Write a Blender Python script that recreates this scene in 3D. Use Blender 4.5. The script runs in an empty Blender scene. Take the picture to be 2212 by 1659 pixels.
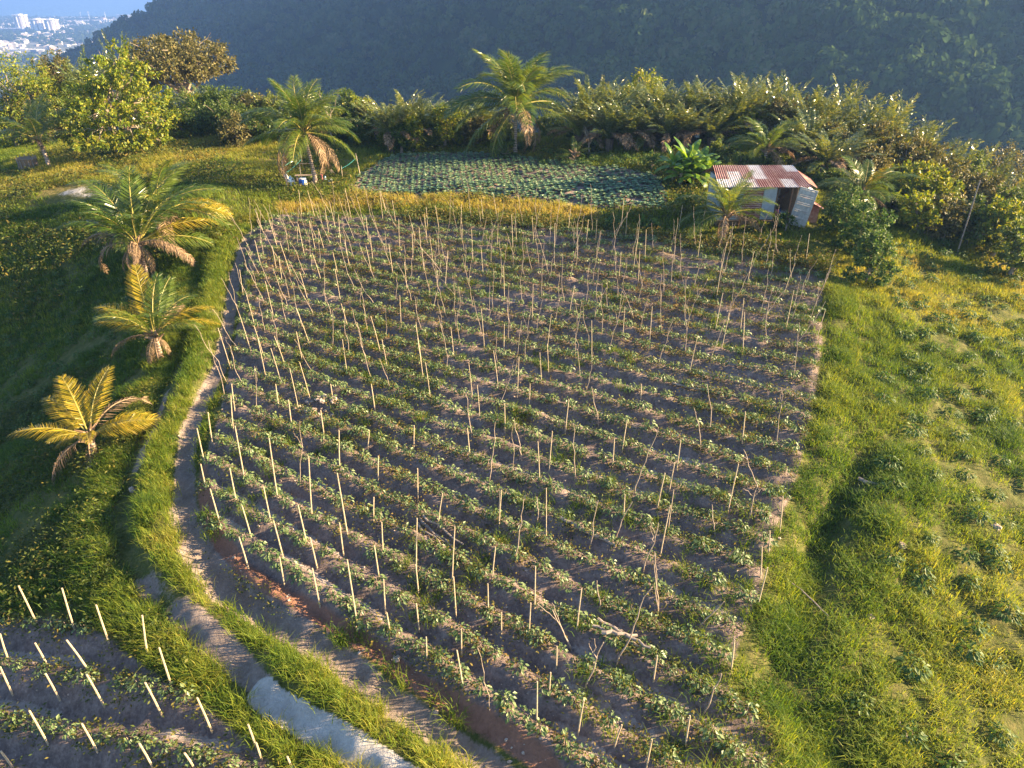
import bpy, math, random
import numpy as np
from mathutils import Vector, Matrix, Quaternion

# ------------------------------------------------------------------ camera, world, sun, exposure
SC = bpy.context.scene
COL = SC.collection
CAMZ, PITCH = 16.5, math.radians(29.0)
FPX = 1533.7                                    # focal length measured on a 2212 px wide picture
cam = bpy.data.cameras.new('camera')
cam.sensor_width = 36.0
cam.lens = 36.0 * FPX / 2212.0
cam.clip_start, cam.clip_end = 0.1, 40000
cam_ob = bpy.data.objects.new('camera', cam)
COL.objects.link(cam_ob)
cam_ob.location = (0, 0, CAMZ)
cam_ob.rotation_euler = (math.pi / 2 - PITCH, 0, 0)
SC.camera = cam_ob

SUN_EL, SUN_AZ = math.radians(21.0), math.radians(90.0)      # azimuth clockwise from +Y
SDIR = Vector((math.sin(SUN_AZ) * math.cos(SUN_EL), math.cos(SUN_AZ) * math.cos(SUN_EL), math.sin(SUN_EL)))
world = bpy.data.worlds.new('World')
SC.world = world
world.use_nodes = True
wn = world.node_tree
sky = wn.nodes.new('ShaderNodeTexSky')
sky.sky_type = 'NISHITA'
sky.sun_disc = False
sky.sun_elevation = SUN_EL
sky.sun_rotation = SUN_AZ
sky.air_density, sky.dust_density, sky.ozone_density = 1.0, 0.6, 2.5
wn.nodes['Background'].inputs[1].default_value = 0.058
wn.links.new(sky.outputs[0], wn.nodes['Background'].inputs[0])
sun = bpy.data.lights.new('sun', 'SUN')
sun.energy, sun.angle, sun.color = 5.0, math.radians(0.6), (1.0, 0.74, 0.42)
sun_ob = bpy.data.objects.new('sun', sun)
COL.objects.link(sun_ob)
sun_ob.rotation_euler = SDIR.to_track_quat('Z', 'Y').to_euler()
SC.view_settings.view_transform = 'Standard'
SC.view_settings.look = 'None'
SC.view_settings.exposure = 2.6
SC.view_settings.gamma = 1.0
SC.render.engine = 'CYCLES'
SC.cycles.max_bounces = 6
SC.cycles.diffuse_bounces = 3
SC.cycles.glossy_bounces = 2
SC.cycles.transmission_bounces = 3
SC.cycles.transparent_max_bounces = 4
SC.cycles.volume_bounces = 0
SC.cycles.caustics_reflective = SC.cycles.caustics_refractive = False
SC.cycles.use_denoising = True
SC.cycles.denoising_input_passes = 'RGB_ALBEDO_NORMAL'
SC.cycles.denoising_prefilter = 'ACCURATE'
SC.cycles.use_adaptive_sampling = False

R = np.random.default_rng(7)
random.seed(7)
TAU = 2 * math.pi

# ------------------------------------------------------------------ mesh helpers
class MB:
    """collects quads and triangles, then links them as ONE mesh object"""
    def __init__(s):
        s.V, s.Q, s.T, s.qm, s.tm, s.A, s.n = [], [], [], [], [], [], 0
    def add(s, V, Q=None, T=None, mat=0, tint=0.5):
        V = np.asarray(V, float).reshape(-1, 3)
        if Q is not None and len(Q):
            Q = np.asarray(Q, np.int64).reshape(-1, 4)
            s.Q.append(Q + s.n); s.qm.append(np.full(len(Q), mat))
        if T is not None and len(T):
            T = np.asarray(T, np.int64).reshape(-1, 3)
            s.T.append(T + s.n); s.tm.append(np.full(len(T), mat))
        s.V.append(V)
        s.A.append(np.broadcast_to(np.asarray(tint, float), (len(V),)) if np.ndim(tint) == 0 else np.asarray(tint, float))
        s.n += len(V)
        return s
    def mesh(s, name, mats, smooth=False):
        V = np.concatenate(s.V)
        Q = np.concatenate(s.Q) if s.Q else np.zeros((0, 4), np.int64)
        T = np.concatenate(s.T) if s.T else np.zeros((0, 3), np.int64)
        me = bpy.data.meshes.new(name)
        me.vertices.add(len(V)); me.vertices.foreach_set('co', V.astype(np.float32).ravel())
        loops = np.concatenate([Q.ravel(), T.ravel()]).astype(np.int32)
        me.loops.add(len(loops)); me.loops.foreach_set('vertex_index', loops)
        st = np.concatenate([np.arange(len(Q)) * 4, len(Q) * 4 + np.arange(len(T)) * 3]).astype(np.int32)
        me.polygons.add(len(st)); me.polygons.foreach_set('loop_start', st)
        mi = np.concatenate((s.qm + s.tm) if s.qm or s.tm else [np.zeros(0)]).astype(np.int32)
        me.polygons.foreach_set('material_index', mi)
        me.polygons.foreach_set('use_smooth', np.full(len(st), smooth))
        at = me.attributes.new('tint', 'FLOAT', 'POINT')
        at.data.foreach_set('value', np.concatenate(s.A).astype(np.float32))
        for m in (mats if isinstance(mats, (list, tuple)) else [mats]):
            me.materials.append(m)
        me.update(calc_edges=True)
        return me
    def build(s, name, mats, parent=None, smooth=False):
        o = bpy.data.objects.new(name, s.mesh(name, mats, smooth))
        COL.objects.link(o)
        if parent: o.parent = parent
        return o

def tag(o, label=None, cat=None, group=None, kind=None):
    if label: o['label'] = label
    if cat: o['category'] = cat
    if group: o['group'] = group
    if kind: o['kind'] = kind
    return o

def empty(name, loc, rz=0.0, label=None, cat=None, group=None, scale=1.0):
    o = bpy.data.objects.new(name, None)
    COL.objects.link(o)
    o.location = loc; o.rotation_euler = (0, 0, rz)
    o.scale = (scale,) * 3 if np.ndim(scale) == 0 else scale
    o.empty_display_size = 0.2
    return tag(o, label, cat, group)

def nrm(v):
    v = np.asarray(v, float)
    return v / np.maximum(np.linalg.norm(v, axis=-1, keepdims=True), 1e-9)

def tube(mb, pts, rad, n=6, mat=0, tint=0.5, cap=True):
    P = np.asarray(pts, float); m = len(P)
    rad = np.broadcast_to(np.asarray(rad, float), (m,))
    t = nrm(np.gradient(P, axis=0))
    ref = np.array([0.0, 0, 1]) if abs(t[:, 2]).mean() < 0.8 else np.array([1.0, 0, 0])
    a = nrm(np.cross(t, ref)); b = np.cross(t, a)
    th = np.arange(n) / n * TAU
    V = P[:, None] + rad[:, None, None] * (np.cos(th)[None, :, None] * a[:, None] + np.sin(th)[None, :, None] * b[:, None])
    V = V.reshape(-1, 3)
    i = np.arange(m - 1)[:, None] * n; j = np.arange(n)[None]; k = (np.arange(n) + 1) % n
    Q = np.stack([i + j, i + k, i + n + k, i + n + j], -1).reshape(-1, 4)
    T = None
    if cap:
        V = np.vstack([V, P[0], P[-1]])
        T = [[m * n, (q + 1) % n, q] for q in range(n)] + [[m * n + 1, (m - 1) * n + q, (m - 1) * n + (q + 1) % n] for q in range(n)]
    mb.add(V, Q, T, mat, tint)

BOXQ = [[0, 3, 2, 1], [4, 5, 6, 7], [0, 1, 5, 4], [1, 2, 6, 5], [2, 3, 7, 6], [3, 0, 4, 7]]
def box(mb, c, s, rz=0.0, mat=0, tint=0.5, taper=1.0):
    x, y, z = np.asarray(s, float) / 2
    V = np.array([[-x, -y, -z], [x, -y, -z], [x, y, -z], [-x, y, -z], [-x * taper, -y * taper, z], [x * taper, -y * taper, z], [x * taper, y * taper, z], [-x * taper, y * taper, z]])
    cr, sr = math.cos(rz), math.sin(rz)
    V[:, :2] = V[:, :2] @ np.array([[cr, sr], [-sr, cr]])
    mb.add(V + np.asarray(c, float), BOXQ, None, mat, tint)

def hexa(mb, V8, mat=0, tint=0.5):
    mb.add(V8, BOXQ, None, mat, tint)

def leaves(mb, P, D, N, L, W, mat=0, tint=0.5, fold=0.0):
    """one rhombic face per leaf: P base, D direction, N normal"""
    P = np.asarray(P, float); D = nrm(D); S = nrm(np.cross(D, N)); n = len(P)
    U = np.cross(S, D)
    L = np.broadcast_to(np.asarray(L, float), (n,))[:, None]; W = np.broadcast_to(np.asarray(W, float), (n,))[:, None]
    V = np.stack([P, P + D * L * 0.45 + S * W * 0.5 + U * fold * L, P + D * L, P + D * L * 0.45 - S * W * 0.5 + U * fold * L], 1).reshape(-1, 3)
    tt = np.repeat(tint, 4) if np.ndim(tint) else tint
    mb.add(V, np.arange(n * 4).reshape(-1, 4), None, mat, tt)

def rdir(n):
    return nrm(R.normal(size=(n, 3)))

# value noise
def vnoise(x, y, f, seed=0):
    x = np.asarray(x, float) * f; y = np.asarray(y, float) * f
    xi, yi = np.floor(x).astype(np.int64), np.floor(y).astype(np.int64)
    xf, yf = x - xi, y - yi
    xf = xf * xf * (3 - 2 * xf); yf = yf * yf * (3 - 2 * yf)
    def h(a, b):
        v = np.sin(a * 127.1 + b * 311.7 + seed * 74.7) * 43758.5453
        return v - np.floor(v)
    return (h(xi, yi) * (1 - xf) + h(xi + 1, yi) * xf) * (1 - yf) + (h(xi, yi + 1) * (1 - xf) + h(xi + 1, yi + 1) * xf) * yf

# ------------------------------------------------------------------ the lie of the land
def sp(t, w=1.0):
    return w * np.logaddexp(0, np.asarray(t, float) / w)
def itp(v, xs, ys): return np.interp(v, xs, ys)
def XR(y): return itp(y, [-20, 8, 13, 17.6, 29, 35, 42, 50, 62], [0, 4, 6.5, 9, 14.5, 17, 19.5, 22, 24])
def XL(y): return itp(y, [-20, 8, 13, 16, 19, 29, 40, 50, 60, 80], [-4, -6, -8.8, -11.5, -14, -16.5, -18.5, -23, -28, -35])
def H0(x, y):
    x = np.asarray(x, float); y = np.asarray(y, float)
    z = itp(y, [-40, 0, 10, 20, 30, 42, 52, 62, 72, 90], [-4, -.7, 0, .9, 1.8, 3.0, 4.0, 4.6, 4.8, 4.8])
    z = z + .06 * np.clip(x, -13, 14)
    z = z - .20 * sp(x - XR(y) - .5, .8)
    z = z - itp(y, [0, 12, 15, 19, 30, 42, 52, 58, 80], [.18, .22, .27, .44, .53, .48, .23, .13, .10]) * sp(XL(y) - x, 1.0)
    yc = itp(x, [-120, -60, -30, 0, 12, 22, 40], [92, 88, 80, 73, 69, 63, 58])
    xc = itp(y, [0, 30, 38, 44, 50, 56, 62, 68], [37, 37, 35, 32, 28, 24, 20, 17])
    z = z - .50 * sp(y - yc, 2.0) - .45 * sp(x - xc, 1.5)
    return -60 + sp(z + 60, 6.0)

def ray(u, v):
    xr = (np.asarray(u, float) - 1106) / FPX; yr = (829.5 - np.asarray(v, float)) / FPX
    c, s = math.cos(PITCH), math.sin(PITCH)
    return np.stack([xr, c + yr * s, -s + yr * c], -1)
def ground(u, v, f=None):
    """where the line of sight through picture point (u, v) meets the ground"""
    f = f or H0
    d = ray(np.atleast_1d(u), np.atleast_1d(v))
    lo = np.full(len(d), 4.0); hi = np.full(len(d), 400.0); done = np.zeros(len(d), bool)
    for t in np.concatenate([np.arange(6, 120, .5), np.arange(120, 400, 4)]):
        p = d * t; p[:, 2] += CAMZ
        below = (p[:, 2] < f(p[:, 0], p[:, 1])) & ~done
        hi[below] = t; done |= below
        lo[~done] = t
    for _ in range(22):
        m = (lo + hi) / 2; p = d * m[:, None]; p[:, 2] += CAMZ
        b = p[:, 2] < f(p[:, 0], p[:, 1])
        hi[b] = m[b]; lo[~b] = m[~b]
    p = d * hi[:, None]; p[:, 2] += CAMZ
    return p
def gpoly(pts):
    a = np.array(pts, float)
    return ground(a[:, 0], a[:, 1])[:, :2]
def at_range(u, v, r):
    d = ray(u, v); t = r / math.hypot(d[0], d[1])
    return np.array([d[0] * t, d[1] * t, CAMZ + d[2] * t])

def seg_dist(x, y, P, closed=False):
    x = np.asarray(x, float); y = np.asarray(y, float)
    best = np.full(x.shape, 1e9); par = np.zeros(x.shape)
    n = len(P); m = n if closed else n - 1
    for i in range(m):
        a, b = P[i], P[(i + 1) % n]; e = b - a; l2 = max(e @ e, 1e-9)
        t = np.clip(((x - a[0]) * e[0] + (y - a[1]) * e[1]) / l2, 0, 1)
        d = np.hypot(x - a[0] - t * e[0], y - a[1] - t * e[1])
        k = d < best
        best = np.where(k, d, best); par = np.where(k, i + t, par)
    return best, par
def sdist(x, y, P):
    """signed distance, positive inside the polygon"""
    x = np.asarray(x, float); y = np.asarray(y, float)
    ins = np.zeros(x.shape, bool); n = len(P)
    for i in range(n):
        a, b = P[i], P[(i + 1) % n]
        c = ((a[1] > y) != (b[1] > y)) & (x < (b[0] - a[0]) * (y - a[1]) / (b[1] - a[1] + 1e-12) + a[0])
        ins ^= c
    d, _ = seg_dist(x, y, P, True)
    return np.where(ins, d, -d)
def ss(a, b, v):
    t = np.clip((np.asarray(v, float) - a) / (b - a), 0, 1)
    return t * t * (3 - 2 * t)

FIELD = gpoly([(600, 1330), (520, 1270), (440, 1190), (425, 1100), (425, 1000), (470, 890), (490, 760), (512, 640), (520, 560), (535, 500), (600, 462), (800, 465), (1100, 478), (1300, 495), (1480, 515), (1700, 540), (1785, 600), (1785, 760), (1765, 900), (1735, 1040), (1690, 1150), (1655, 1280), (1610, 1400), (1590, 1480), (1680, 1600), (1740, 1700), (1250, 1740), (1120, 1640), (960, 1530), (760, 1410)])
LOWER = gpoly([(-250, 1340), (0, 1335), (120, 1318), (230, 1355), (330, 1425), (420, 1490), (500, 1545), (560, 1600), (690, 1720), (650, 1900), (-250, 1900)])
PATHA = gpoly([(560, 478), (530, 510), (505, 580), (497, 660), (482, 740), (468, 800), (440, 860), (415, 910), (400, 960), (394, 1010), (395, 1080), (405, 1140), (430, 1200), (480, 1258), (550, 1310), (640, 1362), (740, 1428), (860, 1520), (1000, 1608), (1130, 1700)])
PATHB = gpoly([(430, 560), (440, 640), (420, 700), (395, 770), (375, 830), (350, 900), (318, 960), (290, 1020), (272, 1090), (268, 1150), (285, 1210), (330, 1270), (400, 1330), (470, 1390), (530, 1440), (590, 1512), (670, 1569), (760, 1619), (870, 1690)])
PALE = gpoly([(562, 1492), (612, 1532), (670, 1569), (760, 1619), (850, 1678), (950, 1745)])
CABB = gpoly([(850, 332), (1000, 328), (1150, 338), (1260, 350), (1430, 385), (1448, 452), (1300, 446), (1150, 436), (960, 424), (765, 420), (775, 375)])
ROCKY = gpoly([(85, 415), (150, 400), (200, 398), (300, 412), (240, 425), (120, 430)])
GOLD = gpoly([(600, 440), (760, 422), (960, 425), (1150, 438), (1290, 452), (1300, 478), (1100, 462), (900, 452), (700, 455), (600, 462)])
YARD = gpoly([(640, 385), (790, 385), (790, 410), (640, 410)])

# rows of the staked plot are contour ridges
PITCHR = 1.31
def phi(x, y): return (y + .80 * x) / (1 + .007 * x)
def phi2(x, y): return y + .30 * x
def row_y(c, x): return c - (.80 - .007 * c) * x
def field_w(x, y): return ss(-.1, .5, sdist(x, y, FIELD))
def lower_w(x, y): return ss(-.1, .5, sdist(x, y, LOWER))
def ridge(ph, p=PITCHR):
    t = ph / p - np.floor(ph / p)
    return .5 + .5 * np.cos(TAU * (t - .06 * np.sin(TAU * t)))
def HD(x, y):
    """fine relief: ridges, furrows, worn paths, clods"""
    x = np.asarray(x, float); y = np.asarray(y, float)
    z = H0(x, y)
    fw = field_w(x, y); lw = lower_w(x, y)
    wob = .4 * (vnoise(x, y, .35, 3) - .5)
    z = z + fw * ((.20 + .20 * vnoise(x, y, .6, 4)) * ridge(phi(x, y) + wob) - .10 + .10 * (vnoise(x, y, 1.7, 5) - .5) + .10 * (vnoise(x, y, 3.9, 6) - .5))
    z = z + lw * (-.25 + .36 * ridge(phi2(x, y) + wob, 1.45) + .12 * (vnoise(x, y, 2.1, 8) - .5) + .08 * (vnoise(x, y, 4.2, 9) - .5))
    da, _ = seg_dist(x, y, PATHA); db, _ = seg_dist(x, y, PATHB)
    dp, _ = seg_dist(x, y, PALE)
    near = (y < 56)
    z = z - .28 * np.exp(-(da / .6) ** 2) * near - .16 * np.exp(-(db / .6) ** 2) * near + .10 * np.exp(-(dp / .40) ** 6)
    z = z + .30 * np.exp(-((da - 1.25) / .55) ** 2) * ss(2.2, 1.0, db - .6) * ss(-.2, -.8, sdist(x, y, FIELD)) * ss(-.2, -.6, sdist(x, y, LOWER)) * near
    # ditch along the right border of the plot and drifts of the grassy slope
    sf = sdist(x, y, FIELD)
    gl = 1.3 + 1.2 * (vnoise(x, y, .28, 14) - .5)
    z = z - .55 * np.exp(-((-sf - gl) / .7) ** 2) * ss(25, 17, y) * (x > 2) * (.5 + vnoise(x, y, .4, 15))
    z = z + .12 * np.exp(-((-sf - .5) / .5) ** 2) * (x > 2) * (y < 42)
    rough = np.maximum(0, 1 - fw - lw)
    z = z + rough * (.40 * (vnoise(x, y, .22, 11) - .5) + .26 * (vnoise(x, y, .8, 12) - .5) + .14 * (vnoise(x, y, 2.6, 13) - .5))
    return z
def gz(x, y): return float(HD(np.array([x]), np.array([y]))[0])

# ------------------------------------------------------------------ materials
def mat(name):
    m = bpy.data.materials.new(name); m.use_nodes = True
    nt = m.node_tree
    return m, nt, nt.nodes['Principled BSDF']
def ramp(nt, fac, stops):
    r = nt.nodes.new('ShaderNodeValToRGB')
    el = r.color_ramp.elements
    while len(el) < len(stops): el.new(0.5)
    for e, (p, c) in zip(el, stops): e.position = p; e.color = (*c, 1)
    nt.links.new(fac, r.inputs[0]); return r.outputs[0]
def noise(nt, scale, detail=4, rough=.6, vec=None, obj=False):
    n = nt.nodes.new('ShaderNodeTexNoise'); n.inputs['Scale'].default_value = scale
    n.inputs['Detail'].default_value = detail; n.inputs['Roughness'].default_value = rough
    if vec is None:
        tc = nt.nodes.new('ShaderNodeTexCoord'); vec = tc.outputs['Object']
    nt.links.new(vec, n.inputs['Vector'])
    return n.outputs['Fac']
def mixc(nt, fac, a, b, mode='MIX'):
    n = nt.nodes.new('ShaderNodeMix'); n.data_type = 'RGBA'; n.blend_type = mode
    for s, v in ((0, fac), (6, a), (7, b)):
        if hasattr(v, 'links'): nt.links.new(v, n.inputs[s])
        elif isinstance(v, (int, float)): n.inputs[s].default_value = v
        else: n.inputs[s].default_value = (*v, 1)
    return n.outputs[2]
def math_(nt, op, a, b=None):
    n = nt.nodes.new('ShaderNodeMath'); n.operation = op
    for s, v in ((0, a), (1, b)):
        if v is None: continue
        if hasattr(v, 'links'): nt.links.new(v, n.inputs[s])
        else: n.inputs[s].default_value = v
    return n.outputs[0]
def attr(nt, name, out='Fac'):
    n = nt.nodes.new('ShaderNodeAttribute'); n.attribute_name = name
    return n.outputs[out]
def bump(nt, bsdf, h, strength=.4, dist=.05):
    b = nt.nodes.new('ShaderNodeBump'); b.inputs['Strength'].default_value = strength; b.inputs['Distance'].default_value = dist
    nt.links.new(h, b.inputs['Height']); nt.links.new(b.outputs[0], bsdf.inputs['Normal'])
def leafmat(name, stops, use_tint=0.0, trans=.35, rough=.45, spec=.5, tcol=(1.15, 1.1, .55), objrand=.0):
    """foliage: every leaf has its own shade, light passes through it"""
    m, nt, b = mat(name)
    g = nt.nodes.new('ShaderNodeNewGeometry')
    f = g.outputs['Random Per Island']
    if use_tint:
        f = math_(nt, 'ADD', math_(nt, 'MULTIPLY', f, 1 - use_tint), math_(nt, 'MULTIPLY', attr(nt, 'tint'), use_tint))
    if objrand:
        oi = nt.nodes.new('ShaderNodeObjectInfo')
        f = math_(nt, 'ADD', math_(nt, 'MULTIPLY', f, 1 - objrand), math_(nt, 'MULTIPLY', oi.outputs['Random'], objrand))
    c = ramp(nt, f, stops)
    nt.links.new(c, b.inputs['Base Color'])
    b.inputs['Roughness'].default_value = rough
    b.inputs['Specular IOR Level'].default_value = spec
    t = nt.nodes.new('ShaderNodeBsdfTranslucent')
    nt.links.new(mixc(nt, 1.0, c, tcol, 'MULTIPLY'), t.inputs[0])
    mx = nt.nodes.new('ShaderNodeMixShader'); mx.inputs[0].default_value = trans
    nt.links.new(b.outputs[0], mx.inputs[1]); nt.links.new(t.outputs[0], mx.inputs[2])
    nt.links.new(mx.outputs[0], nt.nodes['Material Output'].inputs[0])
    return m
def plain(name, c0, c1, scale=6, rough=.8, bmp=.3, dist=.02, spec=.3, detail=5):
    m, nt, b = mat(name)
    n = noise(nt, scale, detail)
    nt.links.new(ramp(nt, n, [(.3, c0), (.7, c1)]), b.inputs['Base Color'])
    b.inputs['Roughness'].default_value = rough
    b.inputs['Specular IOR Level'].default_value = spec
    if bmp: bump(nt, b, noise(nt, scale * 3, 6), bmp, dist)
    return m

M = {}
M['grass'] = leafmat('grass_blades', [(0, (.022, .060, .008)), (.35, (.075, .145, .014)), (.60, (.20, .25, .028)), (.82, (.33, .30, .055)), (1, (.44, .31, .12))], use_tint=.72, trans=.48, rough=.55, spec=.25, tcol=(1.4, 1.25, .5))
M['herb'] = leafmat('weed_leaves', [(0, (.03, .055, .014)), (.4, (.08, .105, .022)), (.7, (.19, .14, .03)), (1, (.20, .11, .04))], use_tint=.5, trans=.35, rough=.6, spec=.2)
M['pepper'] = leafmat('pepper_leaves', [(0, (.055, .105, .032)), (.6, (.12, .18, .065)), (1, (.21, .26, .11))], trans=.32, rough=.45, spec=.45, objrand=.25)
M['shrub'] = leafmat('shrub_leaves', [(0, (.030, .075, .016)), (.6, (.075, .135, .03)), (1, (.16, .20, .05))], trans=.35, rough=.55, spec=.25, objrand=.25)
M['cabbage'] = leafmat('cabbage_leaves', [(0, (.060, .14, .09)), (.55, (.12, .22, .12)), (1, (.30, .36, .17))], trans=.25, rough=.38, spec=.55, objrand=.2)
M['palm'] = leafmat('palm_leaflets', [(0, (.040, .085, .010)), (.5, (.085, .145, .015)), (1, (.19, .22, .03))], trans=.42, rough=.30, spec=.7, objrand=.45, tcol=(1.5, 1.25, .3))
M['palmy'] = leafmat('yellow_palm_leaflets', [(0, (.17, .17, .01)), (.5, (.30, .25, .015)), (1, (.44, .31, .03))], trans=.42, rough=.35, spec=.5, tcol=(1.3, 1.1, .3))
M['palmdry'] = leafmat('dry_palm_leaflets', [(0, (.12, .08, .045)), (.5, (.25, .17, .10)), (1, (.40, .28, .18))], trans=.2, rough=.6, spec=.2, tcol=(1, .8, .6))
M['grove'] = leafmat('grove_palm_leaflets', [(0, (.045, .080, .018)), (.5, (.11, .15, .035)), (1, (.24, .25, .08))], trans=.32, rough=.28, spec=.8, objrand=.3, tcol=(1.5, 1.2, .4))
M['tree'] = leafmat('tree_leaves', [(0, (.035, .070, .012)), (.5, (.095, .145, .022)), (1, (.21, .22, .04))], trans=.42, rough=.45, spec=.4, objrand=.55)
M['treelime'] = leafmat('lime_tree_leaves', [(0, (.06, .11, .010)), (.5, (.15, .21, .016)), (1, (.32, .30, .03))], trans=.42, rough=.45, spec=.35, tcol=(1.4, 1.2, .3))
M['treeolive'] = leafmat('olive_tree_leaves', [(0, (.05, .058, .014)), (.5, (.11, .105, .025)), (1, (.20, .16, .05))], trans=.3, rough=.5, spec=.35)
M['banana'] = leafmat('banana_leaves', [(0, (.05, .12, .015)), (.5, (.10, .20, .02)), (1, (.19, .28, .03))], trans=.42, rough=.3, spec=.6, tcol=(1.5, 1.35, .35))
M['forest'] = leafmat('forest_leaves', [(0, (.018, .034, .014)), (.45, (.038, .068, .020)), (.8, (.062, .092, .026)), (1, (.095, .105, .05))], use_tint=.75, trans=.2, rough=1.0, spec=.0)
M['bark'] = plain('pale_bark', (.16, .12, .09), (.34, .28, .22), 8)
M['barkd'] = plain('dark_bark', (.07, .05, .04), (.18, .14, .11), 8)
M['rachis'] = plain('frond_stalk', (.22, .20, .04), (.34, .28, .08), 9, .5, 0)
M['rachisd'] = plain('dry_frond_stalk', (.20, .13, .07), (.36, .26, .16), 9, .7, 0)
M['trunkpalm'] = None
M['bamboo'] = plain('weathered_bamboo', (.32, .25, .16), (.56, .46, .32), 14, .6, .2, .005)
M['stick'] = plain('bare_branch_wood', (.20, .15, .11), (.42, .34, .27), 9, .8, .3, .006)
M['log'] = plain('grey_dry_wood', (.16, .13, .11), (.36, .30, .25), 12, .85, .3, .01)
M['rock'] = plain('pale_rock', (.26, .20, .16), (.48, .38, .31), 5, .85, .5, .03)
M['wood'] = plain('old_planks', (.20, .15, .11), (.38, .31, .24), 8)
M['darkwood'] = plain('dark_timber', (.05, .035, .025), (.12, .08, .06), 10)
M['whiteplastic'] = plain('white_plastic', (.72, .72, .70), (.82, .82, .80), 3, .4, 0)
M['blueplastic'] = plain('blue_plastic', (.015, .06, .30), (.03, .10, .42), 3, .4, 0)
M['palebluep'] = plain('pale_blue_plastic', (.35, .55, .70), (.50, .68, .80), 3, .35, 0)
M['redcloth'] = plain('faded_red_cloth', (.38, .10, .10), (.55, .22, .20), 9, .9, .2)
M['rope'] = plain('teal_rope', (.05, .32, .32), (.10, .45, .42), 20, .8, 0)
M['interior'] = plain('shed_floor_soil', (.07, .05, .035), (.12, .09, .06), 4)

m, nt, b = mat('palm_trunk_rings')
tc = nt.nodes.new('ShaderNodeTexCoord')
wv = nt.nodes.new('ShaderNodeTexWave'); wv.bands_direction = 'Z'; wv.inputs['Scale'].default_value = 2.2
wv.inputs['Distortion'].default_value = 2.0; wv.inputs['Detail'].default_value = 3
nt.links.new(tc.outputs['Object'], wv.inputs[0])
nt.links.new(ramp(nt, math_(nt, 'ADD', math_(nt, 'MULTIPLY', wv.outputs['Fac'], .5), math_(nt, 'MULTIPLY', noise(nt, 5), .5)), [(.25, (.17, .12, .09)), (.75, (.42, .34, .28))]), b.inputs['Base Color'])
b.inputs['Roughness'].default_value = .85
bump(nt, b, wv.outputs['Fac'], .5, .04)
M['trunkpalm'] = m

# ground: what covers it comes from the plan of plots and paths, texture from noise
m, nt, b = mat('ground_cover')
mk = attr(nt, 'mask', 'Color'); mk2 = attr(nt, 'mask2', 'Color')
s1 = nt.nodes.new('ShaderNodeSeparateColor'); nt.links.new(mk, s1.inputs[0])
s2 = nt.nodes.new('ShaderNodeSeparateColor'); nt.links.new(mk2, s2.inputs[0])
n_big, n_mid, n_fin = noise(nt, .35, 5), noise(nt, 2.2, 6, .65), noise(nt, 11, 6, .7)
n_sum = math_(nt, 'ADD', math_(nt, 'MULTIPLY', n_mid, .5), math_(nt, 'MULTIPLY', n_fin, .5))
green = ramp(nt, n_sum, [(.30, (.030, .045, .012)), (.48, (.075, .085, .020)), (.62, (.14, .125, .045)), (.8, (.20, .15, .09))])
gold = ramp(nt, n_sum, [(.3, (.12, .10, .03)), (.6, (.26, .20, .08)), (.8, (.34, .24, .12))])
soil = ramp(nt, n_sum, [(.28, (.065, .049, .046)), (.46, (.145, .110, .100)), (.60, (.25, .195, .172)), (.78, (.42, .35, .31))])
soilp = ramp(nt, n_sum, [(.3, (.17, .14, .125)), (.55, (.31, .265, .24)), (.75, (.46, .40, .37))])
pathc = ramp(nt, n_sum, [(.3, (.13, .098, .082)), (.55, (.23, .185, .160)), (.75, (.36, .31, .275))])
pale = ramp(nt, n_sum, [(.3, (.26, .25, .235)), (.55, (.42, .40, .38)), (.75, (.56, .54, .51))])
redc = ramp(nt, n_sum, [(.3, (.15, .075, .05)), (.6, (.27, .14, .095)), (.8, (.36, .22, .16))])
def edge(w, k=1.1):
    """break a plan edge up with noise"""
    mr = nt.nodes.new('ShaderNodeMapRange'); mr.inputs[1].default_value = .38; mr.inputs[2].default_value = .62
    nt.links.new(math_(nt, 'ADD', w, math_(nt, 'MULTIPLY', math_(nt, 'SUBTRACT', n_sum, .5), k)), mr.inputs[0])
    return mr.outputs[0]
c = mixc(nt, edge(s2.outputs[0]), green, gold)
c = mixc(nt, edge(s1.outputs[0], .8), c, soil)
c = mixc(nt, edge(s2.outputs[1], 1.3), c, soilp)
c = mixc(nt, edge(s2.outputs[2], 1.0), c, redc)
c = mixc(nt, edge(s1.outputs[1], 1.2), c, pathc)
c = mixc(nt, edge(s1.outputs[2], 1.0), c, pale)
nt.links.new(c, b.inputs['Base Color'])
b.inputs['Roughness'].default_value = .95
b.inputs['Specular IOR Level'].default_value = .15
bump(nt, b, n_sum, .8, .12)
M['ground'] = m

# ------------------------------------------------------------------ ground
def axis(lo, a, b, hi, st, grow=1.09):
    mid = list(np.arange(a, b, st)); out = []
    s, v = st, mid[-1]
    while v < hi: s = min(s * grow, 6); v += s; out.append(v)
    pre = []; s, v = st, a
    while v > lo: s = min(s * grow, 6); v -= s; pre.append(v)
    return np.array(pre[::-1] + mid + out)
gx = axis(-230, -23, 24, 230, .14); gy = axis(-60, 7.5, 50, 260, .14)
GX, GY = np.meshgrid(gx, gy)
X, Y = GX.ravel(), GY.ravel()
Z = HD(X, Y)
fw = field_w(X, Y); lw = lower_w(X, Y)
da, pa = seg_dist(X, Y, PATHA); db, pb = seg_dist(X, Y, PATHB); dp, _ = seg_dist(X, Y, PALE)
wa = itp(pa, [0, 3, 6, 9, 12, 14, 19], [.22, .24, .28, .30, .46, .36, .26])
wpath = ss(wa + .40, wa - .20, da) * .9 * (Y < 56)
wb = itp(pb, [0, 3, 6, 9, 10, 13, 15, 18], [.0, .05, .1, .25, .32, .40, .22, .15])
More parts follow.
